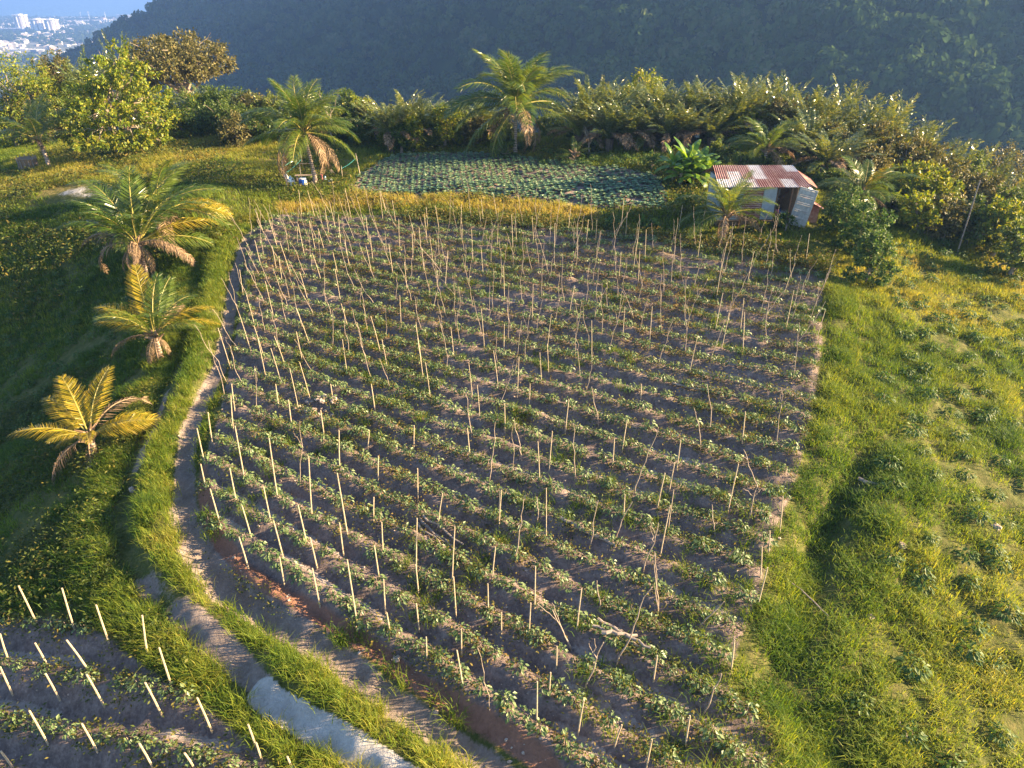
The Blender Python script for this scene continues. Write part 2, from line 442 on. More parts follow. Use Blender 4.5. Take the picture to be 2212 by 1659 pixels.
wpath = np.maximum(wpath, ss(wb + .3, wb - .2, db) * .9 * (Y < 50) * np.maximum(ss(.40, .62, vnoise(X, Y, .55, 33)), .85 * ss(10.5, 12.5, pb)))
wpale = ss(.46, .28, dp)
wpale = np.maximum(wpale, .62 * ss(-.5, 1.2, sdist(X, Y, ROCKY)) * (.6 + .6 * vnoise(X, Y, .8, 34)))
cab = ss(-.2, .4, sdist(X, Y, CABB))
wsoil = np.maximum.reduce([fw, lw, cab, .5 * ss(-.6, .6, sdist(X, Y, YARD))])
wgold = np.maximum(ss(-.6, .5, sdist(X, Y, GOLD)), .55 * ss(52, 60, Y) * (vnoise(X, Y, .2, 21) > .45))
# bare trodden furrow just uphill of each ridge
tph = phi(X, Y) / PITCHR; tph = tph - np.floor(tph)
furr = np.exp(-((tph - .42) / .12) ** 2) * fw * ss(.40, .58, vnoise(X, Y, .45, 31))
tp2 = phi2(X, Y) / 1.45; tp2 = tp2 - np.floor(tp2)
furr = np.maximum(furr, np.exp(-((tp2 - .40) / .13) ** 2) * lw * ss(.30, .5, vnoise(X, Y, .5, 32)))
# red cut bank between the plot and the footpath
sdf = sdist(X, Y, FIELD)
red = np.exp(-((da - .75) / .35) ** 2) * ss(-1.2, -.2, sdf) * ss(26, 20, Y) * .9
g = MB()
nx, ny = len(gx), len(gy)
i = (np.arange(ny - 1)[:, None] * nx + np.arange(nx - 1)[None]).ravel()
g.add(np.stack([X, Y, Z], 1), np.stack([i, i + 1, i + nx + 1, i + nx], 1))
gr = tag(g.build('ground', M['ground'], smooth=True), kind='structure')
for nm, ch in (('mask', (wsoil, wpath, wpale)), ('mask2', (wgold, furr, red))):
    ca = gr.data.color_attributes.new(nm, 'FLOAT_COLOR', 'POINT')
    ca.data.foreach_set('color', np.stack([*ch, np.ones_like(X)], 1).astype(np.float32).ravel())

del X, Y, fw, lw, sdf, tph, tp2
def HD(x, y):
    """height of the ground sheet as it was built"""
    x = np.atleast_1d(np.asarray(x, float)); y = np.atleast_1d(np.asarray(y, float))
    i = np.clip(np.searchsorted(gx, x) - 1, 0, nx - 2); j = np.clip(np.searchsorted(gy, y) - 1, 0, ny - 2)
    a = np.clip((x - gx[i]) / (gx[i + 1] - gx[i]), 0, 1); b_ = np.clip((y - gy[j]) / (gy[j + 1] - gy[j]), 0, 1)
    Zg = Z.reshape(ny, nx)
    return (Zg[j, i] * (1 - a) + Zg[j, i + 1] * a) * (1 - b_) + (Zg[j + 1, i] * (1 - a) + Zg[j + 1, i + 1] * a) * b_
# ------------------------------------------------------------------ far land: hill, plain, sea
PLAINZ = -126.0
def hillz(x, y):
    x = np.asarray(x, float); y = np.asarray(y, float)
    yr = 945 + 70 * (vnoise(x, y * 0, .008, 41) - .5)
    yy = np.minimum(y, yr)
    z = -32 + .45 * (yy - 250) + .50 * (x - 157)
    z = z - .55 * np.maximum(y - yr, 0)
    z = z + 46 * (vnoise(x * .8 + y * .35, y * .25, .011, 42) - .5) + 16 * (vnoise(x, y, .022, 43) - .5) + 6 * (vnoise(x, y, .06, 44) - .5)
    z = 75 - sp(75 - z, 12)
    z = z - .5 * np.maximum(x - 520, 0)
    return PLAINZ - 4 + sp(z - PLAINZ + 4, 5)
m, nt, b = mat('forest_floor')
nt.links.new(ramp(nt, noise(nt, .05, 5), [(.3, (.012, .024, .010)), (.7, (.030, .045, .016))]), b.inputs['Base Color'])
b.inputs['Roughness'].default_value = 1; b.inputs['Specular IOR Level'].default_value = 0
M['floor'] = m
hx, hy = np.meshgrid(np.arange(-1000, 900, 10.0), np.arange(90, 1300, 10.0))
hm = MB(); nhx = hx.shape[1]
i = (np.arange(hx.shape[0] - 1)[:, None] * nhx + np.arange(nhx - 1)[None]).ravel()
hm.add(np.stack([hx.ravel(), hy.ravel(), hillz(hx, hy).ravel()], 1), np.stack([i, i + 1, i + nhx + 1, i + nhx], 1))
tag(hm.build('hill', M['floor'], smooth=True), kind='structure')

# forest that covers the hill: one mass of crowns
def canopy_proto(seed, nl=110):
    r = np.random.default_rng(seed)
    n = nrm(r.normal(size=(nl, 3))); n[:, 2] = np.abs(n[:, 2]) * 1.0 - .25; n = nrm(n)
    rad = .75 + .30 * r.random(nl) ; c = n * rad[:, None] * np.array([1, 1, .85])
    nn = nrm(n + .5 * r.normal(size=(nl, 3)))
    t = nrm(np.cross(nn, r.normal(size=(nl, 3)))); s = np.cross(nn, t)
    k = (.17 + .13 * r.random(nl))[:, None]
    return np.stack([c - t * k, c + s * k * .8 + nn * .05, c + t * k, c - s * k * .8 + nn * .05], 1)
protos = [canopy_proto(s) for s in range(6)]
def scatter_crowns(name, px, py, pz, rad, matl, label=None, tintv=None, dz=.6):
    mb = MB(); n = len(px)
    for k in range(6):
        sel = np.arange(n) % 6 == k
        if not sel.any(): continue
        pr = protos[k]; a = R.random(sel.sum()) * TAU; r_ = rad[sel]
        ca, sa = np.cos(a)[:, None, None], np.sin(a)[:, None, None]
        x = pr[None, :, :, 0]; y = pr[None, :, :, 1]; z = pr[None, :, :, 2]
        sq = (.85 + .5 * R.random(sel.sum()))[:, None, None]
        V = np.stack([(x * ca - y * sa) * r_[:, None, None] + px[sel][:, None, None], (x * sa + y * ca) * r_[:, None, None] + py[sel][:, None, None], z * sq * r_[:, None, None] + (pz[sel] + dz * r_)[:, None, None]], -1)
        nq = V.shape[0] * V.shape[1]
        mb.add(V.reshape(-1, 3), np.arange(nq * 4).reshape(-1, 4), None, 0, np.repeat(tintv[sel], pr.shape[0] * 4))
    return tag(mb.build(name, matl), kind='stuff')
NF = 10500
v = R.random((NF * 3, 2))
fy = 150 + 860 * v[:, 0] ** 1.2; fx = (v[:, 1] * 2 - 1) * (.80 * fy + 60)
fz = hillz(fx, fy)
keep = (fz > PLAINZ + 3) & (fz < 16.5 + .035 * fy + 18)
fx, fy, fz = fx[keep][:NF], fy[keep][:NF], fz[keep][:NF]
frad = (2.6 + 3.2 * R.random(len(fx)) ** 1.6) * (.85 + fy / 1500)
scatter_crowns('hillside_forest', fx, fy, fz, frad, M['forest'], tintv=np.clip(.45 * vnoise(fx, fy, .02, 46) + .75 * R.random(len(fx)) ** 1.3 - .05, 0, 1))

# coastal plain and sea
m, nt, b = mat('plain_ground')
nt.links.new(ramp(nt, noise(nt, .012, 8, .7), [(.35, (.05, .075, .035)), (.5, (.12, .13, .08)), (.62, (.26, .24, .20)), (.75, (.12, .14, .07))]), b.inputs['Base Color'])
b.inputs['Roughness'].default_value = .95
M['plain'] = m
xs = np.arange(-9000, 9001, 120.0)
ends = 4750 + 330 * vnoise(xs, xs * 0, .0011, 51) + 80 * vnoise(xs, xs * 0, .006, 52)
pm = MB(); k = len(xs)
pm.add(np.concatenate([np.stack([xs, xs * 0 - 2000, xs * 0 + PLAINZ], 1), np.stack([xs, ends, xs * 0 + PLAINZ], 1)]), [[q, q + 1, k + q + 1, k + q] for q in range(k - 1)])
tag(pm.build('coastal_plain', M['plain']), kind='structure')
m, nt, b = mat('sea_water')
b.inputs['Base Color'].default_value = (.03, .08, .13, 1); b.inputs['Roughness'].default_value = .25
bump(nt, b, noise(nt, .05, 4), .3, 2)
M['sea'] = m
sm = MB(); sm.add([[-14000, 4000, PLAINZ - .6], [14000, 4000, PLAINZ - .6], [14000, 15000, PLAINZ - .6], [-14000, 15000, PLAINZ - .6]], [[0, 1, 2, 3]])
tag(sm.build('sea', M['sea']), kind='structure')

# ------------------------------------------------------------------ the town on the plain
def townmat(name, stops):
    m, nt, b = mat(name)
    nt.links.new(ramp(nt, attr(nt, 'tint'), stops), b.inputs['Base Color']); b.inputs['Roughness'].default_value = .8
    return m
M['town'] = townmat('town_walls_and_roofs', [(0, (.38, .37, .36)), (.3, (.60, .57, .52)), (.5, (.25, .24, .24)), (.7, (.40, .28, .23)), (.85, (.20, .22, .26)), (1, (.72, .70, .67))])
M['towerwall'] = plain('tower_concrete', (.74, .71, .67), (.82, .79, .75), .05, .8, 0)
M['towerglass'] = plain('tower_windows', (.20, .16, .15), (.34, .27, .25), .2, .35, 0)
M['bluewall'] = plain('blue_grey_block', (.16, .20, .30), (.24, .28, .38), .1, .7, 0)
M['steel'] = plain('painted_steel', (.62, .62, .63), (.75, .75, .75), .2, .5, 0)
M['tanwall'] = plain('tan_stand', (.40, .30, .26), (.52, .42, .36), .1, .8, 0)
def tcity(u, v):
    d = ray(u, v); t = (PLAINZ - CAMZ) / d[2]
    return np.array([d[0] * t, d[1] * t, PLAINZ])
def house(mb, x, y, w, d, h, rz, tint, hip=True):
    box(mb, (x, y, PLAINZ + h / 2), (w, d, h), rz, 0, tint)
    t2 = (tint + .37) % 1
    if hip:
        cr, sr = math.cos(rz), math.sin(rz)
        L = np.array([[-w / 2 - .4, -d / 2 - .4, h], [w / 2 + .4, -d / 2 - .4, h], [w / 2 + .4, d / 2 + .4, h], [-w / 2 - .4, d / 2 + .4, h], [-w / 4, 0, h * 1.5], [w / 4, 0, h * 1.5]])
        L[:, :2] = L[:, :2] @ np.array([[cr, sr], [-sr, cr]])
        mb.add(L + np.array([x, y, PLAINZ + .05]), [[0, 1, 5, 4], [2, 3, 4, 5]], [[1, 2, 5], [3, 0, 4]], 0, t2)
    else:
        box(mb, (x, y, PLAINZ + h + .3), (w * .92, d * .92, .6), rz, 0, t2)
tb = MB()
n = 0
while n < 1900:
    v_ = R.random(); yy = 1350 + 3350 * R.random() ** .8
    xx = yy * (-.80 + .52 * R.random())
    if vnoise(xx, yy, .006, 61) < .30: continue
    w = 8 + 9 * R.random() + (14 if R.random() < .12 else 0)
    house(tb, xx, yy, w, w * (.6 + .5 * R.random()), 3 + 3.5 * R.random() + (4 if R.random() < .15 else 0), R.random() * 3.14, R.random(), R.random() < .6)
    n += 1
tag(tb.build('distant_town', M['town']), kind='stuff')
n = 9000
ty = 1250 + 3500 * R.random(n) ** .8; tx = ty * (-.82 + .56 * R.random(n))
k = vnoise(tx, ty, .006, 61) + .25 * (R.random(n) - .5) < .60
tx, ty = tx[k], ty[k]
scatter_crowns('distant_town_trees', tx, ty, np.full(len(tx), PLAINZ), 4 + 4.5 * R.random(len(tx)), M['forest'], tintv=np.clip(.3 + .6 * R.random(len(tx)), 0, 1), dz=.8)

def tower(u, v0, v1, wpx, label):
    p = tcity(u, v0); dist = math.hypot(p[0], p[1]); dep = math.hypot(dist, CAMZ - PLAINZ)
    d1 = ray(u, v1); h = CAMZ + d1[2] * dist / math.hypot(d1[0], d1[1]) - PLAINZ
    w = wpx / FPX * (dist * math.cos(math.radians(5))) * .82
    t = empty('tower_block', p, .35, label, 'tower block', 'tower blocks of the distant town')
    b_ = MB(); nv = 16; th = np.arange(nv) / nv * TAU
    rr = np.where(np.arange(nv) % 2, .50, .44) * w
    ring = np.stack([np.cos(th) * rr, np.sin(th) * rr], 1)
    V = np.concatenate([np.c_[ring, np.zeros(nv)], np.c_[ring, np.full(nv, h)]])
    b_.add(V, [[q, (q + 1) % nv, nv + (q + 1) % nv, nv + q] for q in range(nv)])
    b_.build('body', M['towerwall'], t)
    c_ = MB(); tube(c_, [(0, 0, h), (0, 0, h + 2.2)], w * .55, 16); tube(c_, [(0, 0, h + 2.3), (0, 0, h + 5)], w * .22, 8)
    c_.build('roof', M['towerwall'], t)
    for q in range(0, nv, 2):
        a = th[q]; ww = w * .055
        s_ = MB(); box(s_, (math.cos(a) * w * .455, math.sin(a) * w * .455, h * .5), (ww, ww * 1.5, h * .94), a)
        s_.build('window_strip', M['towerglass'], t)
    p_ = MB(); box(p_, (0, 0, h * .06), (w * 1.5, w * 1.4, h * .12), .2); p_.build('podium', M['towerwall'], t)
tower(52, 66, 33, 26, 'tallest white tower block, at the left end of the three')
tower(88, 69, 42, 28, 'white tower block in the middle of the three')
tower(117, 70, 43, 27, 'white tower block at the right end of the three')
def block(name, u, v, wpx, hpx, label, cat, m1, depth=.5, rz=.3, roofm=None, grp='larger buildings of the distant town'):
    p = tcity(u, v); dist = math.hypot(p[0], p[1]); s = dist / FPX
    t = empty(name, p, rz, label, cat, grp)
    w, h = wpx * s, max(hpx * s, 3)
    a = MB(); box(a, (0, 0, h / 2), (w, w * depth, h)); a.build('wall', m1, t)
    a = MB(); box(a, (0, 0, h + .4), (w * 1.04, w * depth * 1.06, .8)); a.build('roof', roofm or M['steel'], t)
    for fl in range(max(1, int(h / 4))):
        a = MB(); box(a, (0, -w * depth / 2 - .1, 2 + fl * 4), (w * .9, .3, 1.5)); a.build('window_band', M['towerglass'], t)
    return t
block('office_block', 30, 70, 34, 6, 'long blue grey block standing in front of the tallest tower', 'building', M['bluewall'], .35, .1)
block('apartment_block', 133, 66, 10, 8, 'low pale block beside the right-hand tower', 'building', M['towerwall'])
block('stadium_stand', 205, 48, 46, 3, 'long pale stadium stand below the thin floodlight masts', 'stadium', M['towerwall'], .3, .05)
block('stadium_stand', 178, 42, 50, 3, 'long brown stadium stand behind the floodlight masts', 'stadium', M['tanwall'], .25, -.05)
block('white_warehouse', 273, 50, 14, 8, 'bright white block at the right end of the coast', 'building', M['towerwall'], .6)
block('terminal_building', 268, 39, 22, 5, 'blue grey terminal on the shore behind the white block', 'building', M['bluewall'], .5)
block('white_warehouse', 282, 43, 8, 7, 'narrow white block on the shore at the right end of the coast', 'building', M['towerwall'], .7)
block('long_shed', 40, 112, 26, 4, 'blue grey flat-roofed house nearest to the left trees', 'building', M['bluewall'], .5)
block('white_house', 128, 96, 10, 4, 'white gabled house among trees right of the towers', 'house', M['towerwall'], .6)
block('white_house', 203, 104, 10, 6, 'white house at the foot of the dark forested hill', 'house', M['towerwall'], .7)
block('long_shed', 95, 82, 14, 3, 'long pale shed in front of the middle tower', 'building', M['towerwall'], .4)
block('long_shed', 128, 85, 20, 3, 'long brown roofed shed right of the pale shed', 'building', M['tanwall'], .35)
block('white_house', 174, 55, 10, 7, 'cream block in front of the stadium', 'building', M['towerwall'], .7)
for u, v0, v1, lb in ((178, 45, 28, 'leftmost thin floodlight mast on the stadium'), (195, 45, 26, 'middle thin floodlight mast on the stadium'), (232, 51, 28, 'rightmost thin floodlight mast on the stadium')):
    p = tcity(u, v0); dist = math.hypot(p[0], p[1]); h = CAMZ + ray(u, v1)[2] * dist / math.hypot(*ray(u, v1)[:2]) - PLAINZ
    t = empty('floodlight_mast', p, 0, lb, 'mast', 'floodlight masts')
    a = MB(); tube(a, [(0, 0, 0), (-2, 0, h)], [1.6, .9], 6); a.build('pole', M['steel'], t)
    a = MB(); box(a, (-2, 0, h + 2), (5, 1.5, 5)); a.build('lamp_panel', M['steel'], t)

# ------------------------------------------------------------------ haze
m = bpy.data.materials.new('haze_air'); m.use_nodes = True
nt = m.node_tree
nt.nodes.remove(nt.nodes['Principled BSDF'])
pv = nt.nodes.new('ShaderNodeVolumePrincipled')
pv.inputs['Color'].default_value = (.25, .47, 1.0, 1)
pv.inputs['Density'].default_value = .00030
pv.inputs['Anisotropy'].default_value = .35
nt.links.new(pv.outputs[0], nt.nodes['Material Output'].inputs['Volume'])
hz = MB(); box(hz, (0, 7200, (PLAINZ - 1.6 + 112) / 2), (30000, 15800, 112 - PLAINZ + 1.6))
tag(hz.build('haze', m), kind='stuff')

# ------------------------------------------------------------------ words for labels
ORD = ['zeroth', 'first', 'second', 'third', 'fourth', 'fifth', 'sixth', 'seventh', 'eighth', 'ninth', 'tenth', 'eleventh', 'twelfth', 'thirteenth', 'fourteenth', 'fifteenth', 'sixteenth', 'seventeenth', 'eighteenth', 'nineteenth']
TENS = {2: 'twent', 3: 'thirt', 4: 'fort', 5: 'fift', 6: 'sixt', 7: 'sevent', 8: 'eight', 9: 'ninet'}
def ordn(n):
    if n < 20: return ORD[n]
    t, o = divmod(n, 10)
    if t >= 10: return f'{n}th'
    return TENS[t] + 'ieth' if o == 0 else TENS[t] + 'y-' + ORD[o]

# ------------------------------------------------------------------ palms
def frond_mesh(name, L, bend, nl, ll, mats, width=.055, droop=.45, vee=.5, curl=0.0, ragged=0.0, seed=0):
    """one feather leaf: starts at the origin along +X and bends down; leaflets both sides"""
    r = np.random.default_rng(seed)
    t = np.linspace(0, 1, 15)
    ang = -bend * t ** 1.4
    dx = np.cos(ang); dz = np.sin(ang)
    P = np.stack([np.concatenate([[0], np.cumsum((dx[1:] + dx[:-1]) / 2)]), curl * t ** 2 * 14, np.concatenate([[0], np.cumsum((dz[1:] + dz[:-1]) / 2)])], 1) * (L / 14)
    mb = MB()
    tube(mb, P, np.linspace(.05, .010, 15) * (L / 4) ** .5, 5, 1)
    tl = np.linspace(.13, .995, nl); tl = np.concatenate([tl, tl]); side = np.repeat([1.0, -1.0], nl)
    if ragged: 
        k = r.random(len(tl)) > ragged; tl, side = tl[k], side[k]
    n = len(tl)
    tl = np.clip(tl + .006 * r.normal(size=n), .1, 1)
    B = np.stack([np.interp(tl, t, P[:, q]) for q in range(3)], 1)
    T = nrm(np.stack([np.interp(tl, t, np.gradient(P[:, q])) for q in range(3)], 1))
    U = nrm(np.cross(np.cross(T, [0, 0, 1.0]), T)); S = np.cross(T, U)
    prof = np.clip(np.minimum(.45 + 2.2 * (tl - .1), 1) * (1 - .72 * np.clip((tl - .45) / .55, 0, 1) ** 1.6), .15, 1)
    ln = ll * prof * (.9 + .2 * r.random(n))
    D = nrm(T * (.38 + .45 * tl[:, None]) + S * side[:, None] * .85 + U * (vee * .5 + .12 * r.normal(size=n))[:, None] - np.array([0, 0, 1]) * (.10 * droop))
    D2 = nrm(D - np.array([0, 0, 1.0]) * (droop * (1.0 + .4 * r.random(n)))[:, None])
    W = nrm(np.cross(D, U)) ; W = nrm(.8 * W + .3 * r.normal(size=(n, 3)))
    w = (width * (.7 + .5 * prof))[:, None]
    m1 = B + D * ln[:, None] * .5; tip = m1 + D2 * ln[:, None] * .5
    V = np.stack([B - W * w * .35, B + W * w * .35, m1 + W * w * .5, m1 - W * w * .5, tip + W * w * .08, tip - W * w * .08], 1).reshape(-1, 3)
    i = np.arange(n)[:, None] * 6
    Q = np.concatenate([i + [0, 1, 2, 3], i + [3, 2, 4, 5]])
    mb.add(V, Q, None, 0)
    return mb.mesh(name, mats)

FR = {}
def frond_set(kind):
    if kind in FR: return FR[kind]
    lf = {'green': [M['palm'], M['rachis']], 'yellow': [M['palmy'], M['rachis']], 'dry': [M['palmdry'], M['rachisd']]}[kind]
    out = []
    for q in range(3):
        b = {'green': .85 + .25 * q, 'yellow': .8 + .25 * q, 'dry': 1.3 + .35 * q}[kind]
        out.append(frond_mesh('frond', 1.0 * 4.0, b, 84 if kind != 'dry' else 74, 1.12 if kind != 'dry' else .85, lf, .032, .75 if kind != 'dry' else 1.2, .30 if kind != 'dry' else .0, curl=(-.03, .0, .03)[q], ragged=.0 if kind != 'dry' else .18, seed=q + len(kind)))
    FR[kind] = out
    return out

def palm(base, height, span, fronds, lean=(0, 0), label='', seed=0, trad=.15, group='coconut palms on the hilltop'):
    """fronds: list of (azimuth deg, elevation deg, relative length, kind)"""
    r = np.random.default_rng(seed)
    t = empty('coconut_palm', base, 0, label, 'palm tree', group)
    tr = MB(); q = np.linspace(0, 1, 14)
    px = lean[0] * q ** 1.5; py = lean[1] * q ** 1.5
    tube(tr, np.stack([px, py, q * height - .15], 1), trad * (1.5 - .6 * np.minimum(q * 3, 1)) * (1 + .05 * np.sin(np.arange(14) * 2.4)), 10)
    tr.build('trunk', M['trunkpalm'], t, True)
    top = np.array([lean[0], lean[1], height])
    cb = MB()                                    # fibrous heart with old leaf bases
    for k in range(16):
        a = r.random() * TAU; e = .5 + .9 * r.random()
        d = np.array([math.cos(a) * math.cos(e), math.sin(a) * math.cos(e), math.sin(e)])
        p0 = top + np.array([0, 0, -.45 + .03 * k]) + d * .08
        tube(cb, [p0, p0 + d * .3, p0 + d * .55 + np.array([0, 0, -.05])], [.09, .06, .03], 5)
    cb.build('leaf_bases', M['palmdry'], t)
    for az, el, rl, kind in fronds:
        ms = frond_set(kind)
        f = bpy.data.objects.new('frond', ms[int(r.integers(3))]); COL.objects.link(f)
        f.parent = t
        a = math.radians(az)
        f.location = top + np.array([math.cos(a), math.sin(a), 0]) * .08
        f.rotation_mode = 'QUATERNION'
        f.rotation_quaternion = Quaternion((0, 0, 1), a) @ Quaternion((0, 1, 0), -math.radians(el)) @ Quaternion((1, 0, 0), float(r.normal() * .25))
        s = span * rl / 4.0
        f.scale = (s, s * (.9 + .2 * r.random()), s)
    return t
def crown_list(n_up, n_mid, n_low, n_dry, seed, yellow=0.0):
    r = np.random.default_rng(seed); out = []
    g = 137.5
    k = 0
    def kd(): return 'yellow' if r.random() < yellow else 'green'
    for i in range(n_up): out.append((k * g + r.normal() * 12, 74 + r.normal() * 6, .85 + .15 * r.random(), kd())); k += 1
    for i in range(n_mid): out.append((k * g + r.normal() * 12, 48 + r.normal() * 10, .95 + .15 * r.random(), kd())); k += 1
    for i in range(n_low): out.append((k * g + r.normal() * 12, 14 + r.normal() * 9, .95 + .1 * r.random(), kd())); k += 1
    for i in range(n_dry): out.append((k * g + r.normal() * 25, -12 + r.normal() * 14, .75 + .2 * r.random(), 'dry')); k += 1
    return out
# directions in degrees: 0 = right, 90 = away from the camera, 180 = left, 270 = towards the camera
def palm_at(u, v, heart_v, lean=(0, 0), **k):
    p = ground(u, v)[0]; p[2] = gz(p[0], p[1])
    dist = math.hypot(p[0], p[1]); d = ray(u, heart_v)
    h = CAMZ + d[2] * dist / math.hypot(d[0], d[1]) - p[2]
    return palm(p, max(h, .5), lean=lean, **k)

palm_at(1113, 330, 232, (.05, 0), span=5.9, seed=1, trad=.15, label='tallest coconut palm, standing at the far edge of the cabbage patch',
        fronds=crown_list(8, 11, 8, 4, 3) + [(20, -25, .9, 'green'), (-15, -35, .9, 'dry'), (185, -20, .95, 'green'), (215, -40, .85, 'green'), (345, -50, .8, 'dry')])
palm_at(683, 402, 287, (-.45, .2), span=4.5, seed=2, trad=.14, label='coconut palm rising beside the blue barrel and white chair',
        fronds=crown_list(8, 10, 7, 4, 8) + [(186, 8, 1.05, 'green'), (176, -12, 1.0, 'dry'), (4, -2, .95, 'green'), (-10, -18, .85, 'dry'), (330, -15, .8, 'dry')])
palm_at(318, 606, 522, (0, 0), span=4.6, seed=3, trad=.20, label='big coconut palm left of the plot with many brown hanging fronds',
        fronds=[(95, 82, 1.1, 'green'), (150, 70, 1.1, 'green'), (165, 58, 1.05, 'green'), (120, 60, 1.15, 'green'), (60, 68, 1.1, 'green'), (35, 52, 1.15, 'green'), (70, 48, 1.1, 'green'), (15, 60, 1.1, 'green'), (250, 62, .9, 'green'), (300, 70, .9, 'green'), (100, 30, 1, 'green'), (178, 40, 1.0, 'green'),
                (172, 22, 1.0, 'dry'), (185, 6, .95, 'dry'), (8, 18, 1.0, 'green'), (0, 6, .95, 'dry'), (350, 20, .8, 'dry'), (270, 30, .45, 'dry'), (290, -10, .4, 'dry'), (20, 30, 1.05, 'yellow'), (240, -20, .45, 'dry'), (270, -45, .5, 'dry'), (250, -60, .45, 'dry'), (300, -58, .5, 'dry'), (200, -30, .5, 'dry'), (330, -35, .5, 'dry'), (140, 10, 1, 'green')])
palm_at(352, 528, 452, (0, 0), span=4.6, seed=4, trad=.18, label='coconut palm half hidden behind the big palm with brown fronds',
        fronds=crown_list(6, 7, 5, 2, 12, .1) + [(175, 30, 1, 'yellow'), (10, 10, 1.05, 'yellow'), (5, 20, 1.05, 'yellow')])
palm_at(345, 766, 722, (0, 0), span=3.1, seed=5, trad=.15, label='yellow green coconut palm with grey brown fronds hanging below its crown',
        fronds=[(125, 72, 1.2, 'yellow'), (165, 45, 1.1, 'yellow'), (175, 30, .95, 'yellow'), (70, 70, 1.0, 'green'), (45, 62, .95, 'green'), (90, 80, 1, 'green'), (300, 75, .9, 'green'), (230, 70, .85, 'green'), (20, 30, 1.0, 'yellow'), (35, 42, 1, 'yellow'), (60, 45, 1.05, 'dry'), (180, 5, .85, 'dry'), (285, -55, .85, 'dry'), (265, -30, .5, 'dry'), (330, -20, .45, 'dry'), (350, 40, .9, 'green'), (200, 58, .9, 'green')])
palm_at(208, 985, 936, (0, 0), span=2.95, seed=6, trad=.14, label='lowest bright yellow coconut palm on the dark left slope',
        fronds=[(130, 62, 1.05, 'yellow'), (150, 48, .95, 'yellow'), (80, 68, 1.0, 'yellow'), (182, 22, 1.05, 'yellow'), (12, 24, .95, 'yellow'), (0, 36, .9, 'yellow'), (50, 55, 1.05, 'dry'), (215, -18, .95, 'dry'), (285, -40, .85, 'dry'), (300, 50, .55, 'yellow'), (240, 45, .55, 'yellow'), (190, 0, .5, 'yellow')])
palm_at(108, 362, 300, (-.25, 0), span=4.0, seed=7, trad=.18, label='young coconut palm at the far left beside a stump',
        fronds=[(180, 30, 1.2, 'green'), (170, 44, 1.25, 'green'), (176, 15, 1, 'green'), (120, 72, 1.0, 'green'), (95, 80, 1.05, 'green'), (70, 74, 1, 'green'), (40, 60, .95, 'green'), (20, 56, 1, 'green'), (10, 28, .85, 'green'), (300, 60, .85, 'green'), (240, 58, .9, 'green'), (330, 24, .75, 'green'), (200, 35, .8, 'green'), (270, -60, .4, 'dry'), (340, -60, .45, 'dry')])
palm_at(1562, 512, 462, (0, 0), span=2.9, seed=8, trad=.12, label='small coconut palm standing in front of the tin shed',
        fronds=crown_list(5, 6, 4, 2, 21) + [(180, 15, 1, 'green'), (5, 16, 1.25, 'green'), (-8, -5, 1.05, 'dry')])
palm_at(1650, 372, 322, (0, .2), span=3.1, seed=9, trad=.13, label='coconut palm right behind the rusty tin roof',
        fronds=crown_list(5, 6, 4, 1, 27) + [(175, 20, 1, 'green'), (8, 10, 1, 'dry')])
palm_at(1850, 470, 418, (0, 0), span=3.0, seed=10, trad=.13, label='coconut palm on the right of the tin shed, above the hedge bush',
        fronds=crown_list(5, 7, 5, 3, 33, .1) + [(190, 20, 1, 'green'), (-6, 12, 1.2, 'green'), (280, -30, .9, 'yellow'), (265, 10, .9, 'green')])
palm_at(1240, 347, 340, (0, 0), span=1.5, seed=11, trad=.05, label='knee-high palm seedling behind the cabbage patch',
        fronds=[(95, 80, 1, 'green'), (60, 60, .9, 'green'), (160, 35, .9, 'green'), (10, 40, .9, 'green'), (200, 20, .8, 'green'), (320, 30, .7, 'green')])

# feather palms of the dense grove behind the plots
def grove_mesh(seed):
    r = np.random.default_rng(seed); mb = MB()
    for k in range(30):
        low = k >= 23
        el = (86 - 34 * (k / 22) + r.normal() * 6) if not low else (24 - 30 * r.random()); az = k * 137.5 + r.normal() * 18
        L = (5.2 if not low else 3.6) * (.78 + .32 * r.random())
        fm = frond_data(L, (.45 + .55 * r.random()) if not low else 1.1, 44, .66, .10, .75, .15, r)
        a, e = math.radians(az), math.radians(el)
        V = fm[0]
        ce, se = math.cos(e), math.sin(e)
        V = np.stack([V[:, 0] * ce - V[:, 2] * se, V[:, 1], V[:, 0] * se + V[:, 2] * ce], 1)
        ca, sa = math.cos(a), math.sin(a)
        V = np.stack([V[:, 0] * ca - V[:, 1] * sa, V[:, 0] * sa + V[:, 1] * ca, V[:, 2] + (1.3 if not low else 2.2)], 1)
        mb.add(V, fm[1], None, 1 if low and r.random() < .75 else 0)
    return mb.mesh('crown', [M['grove'], M['palmdry']])
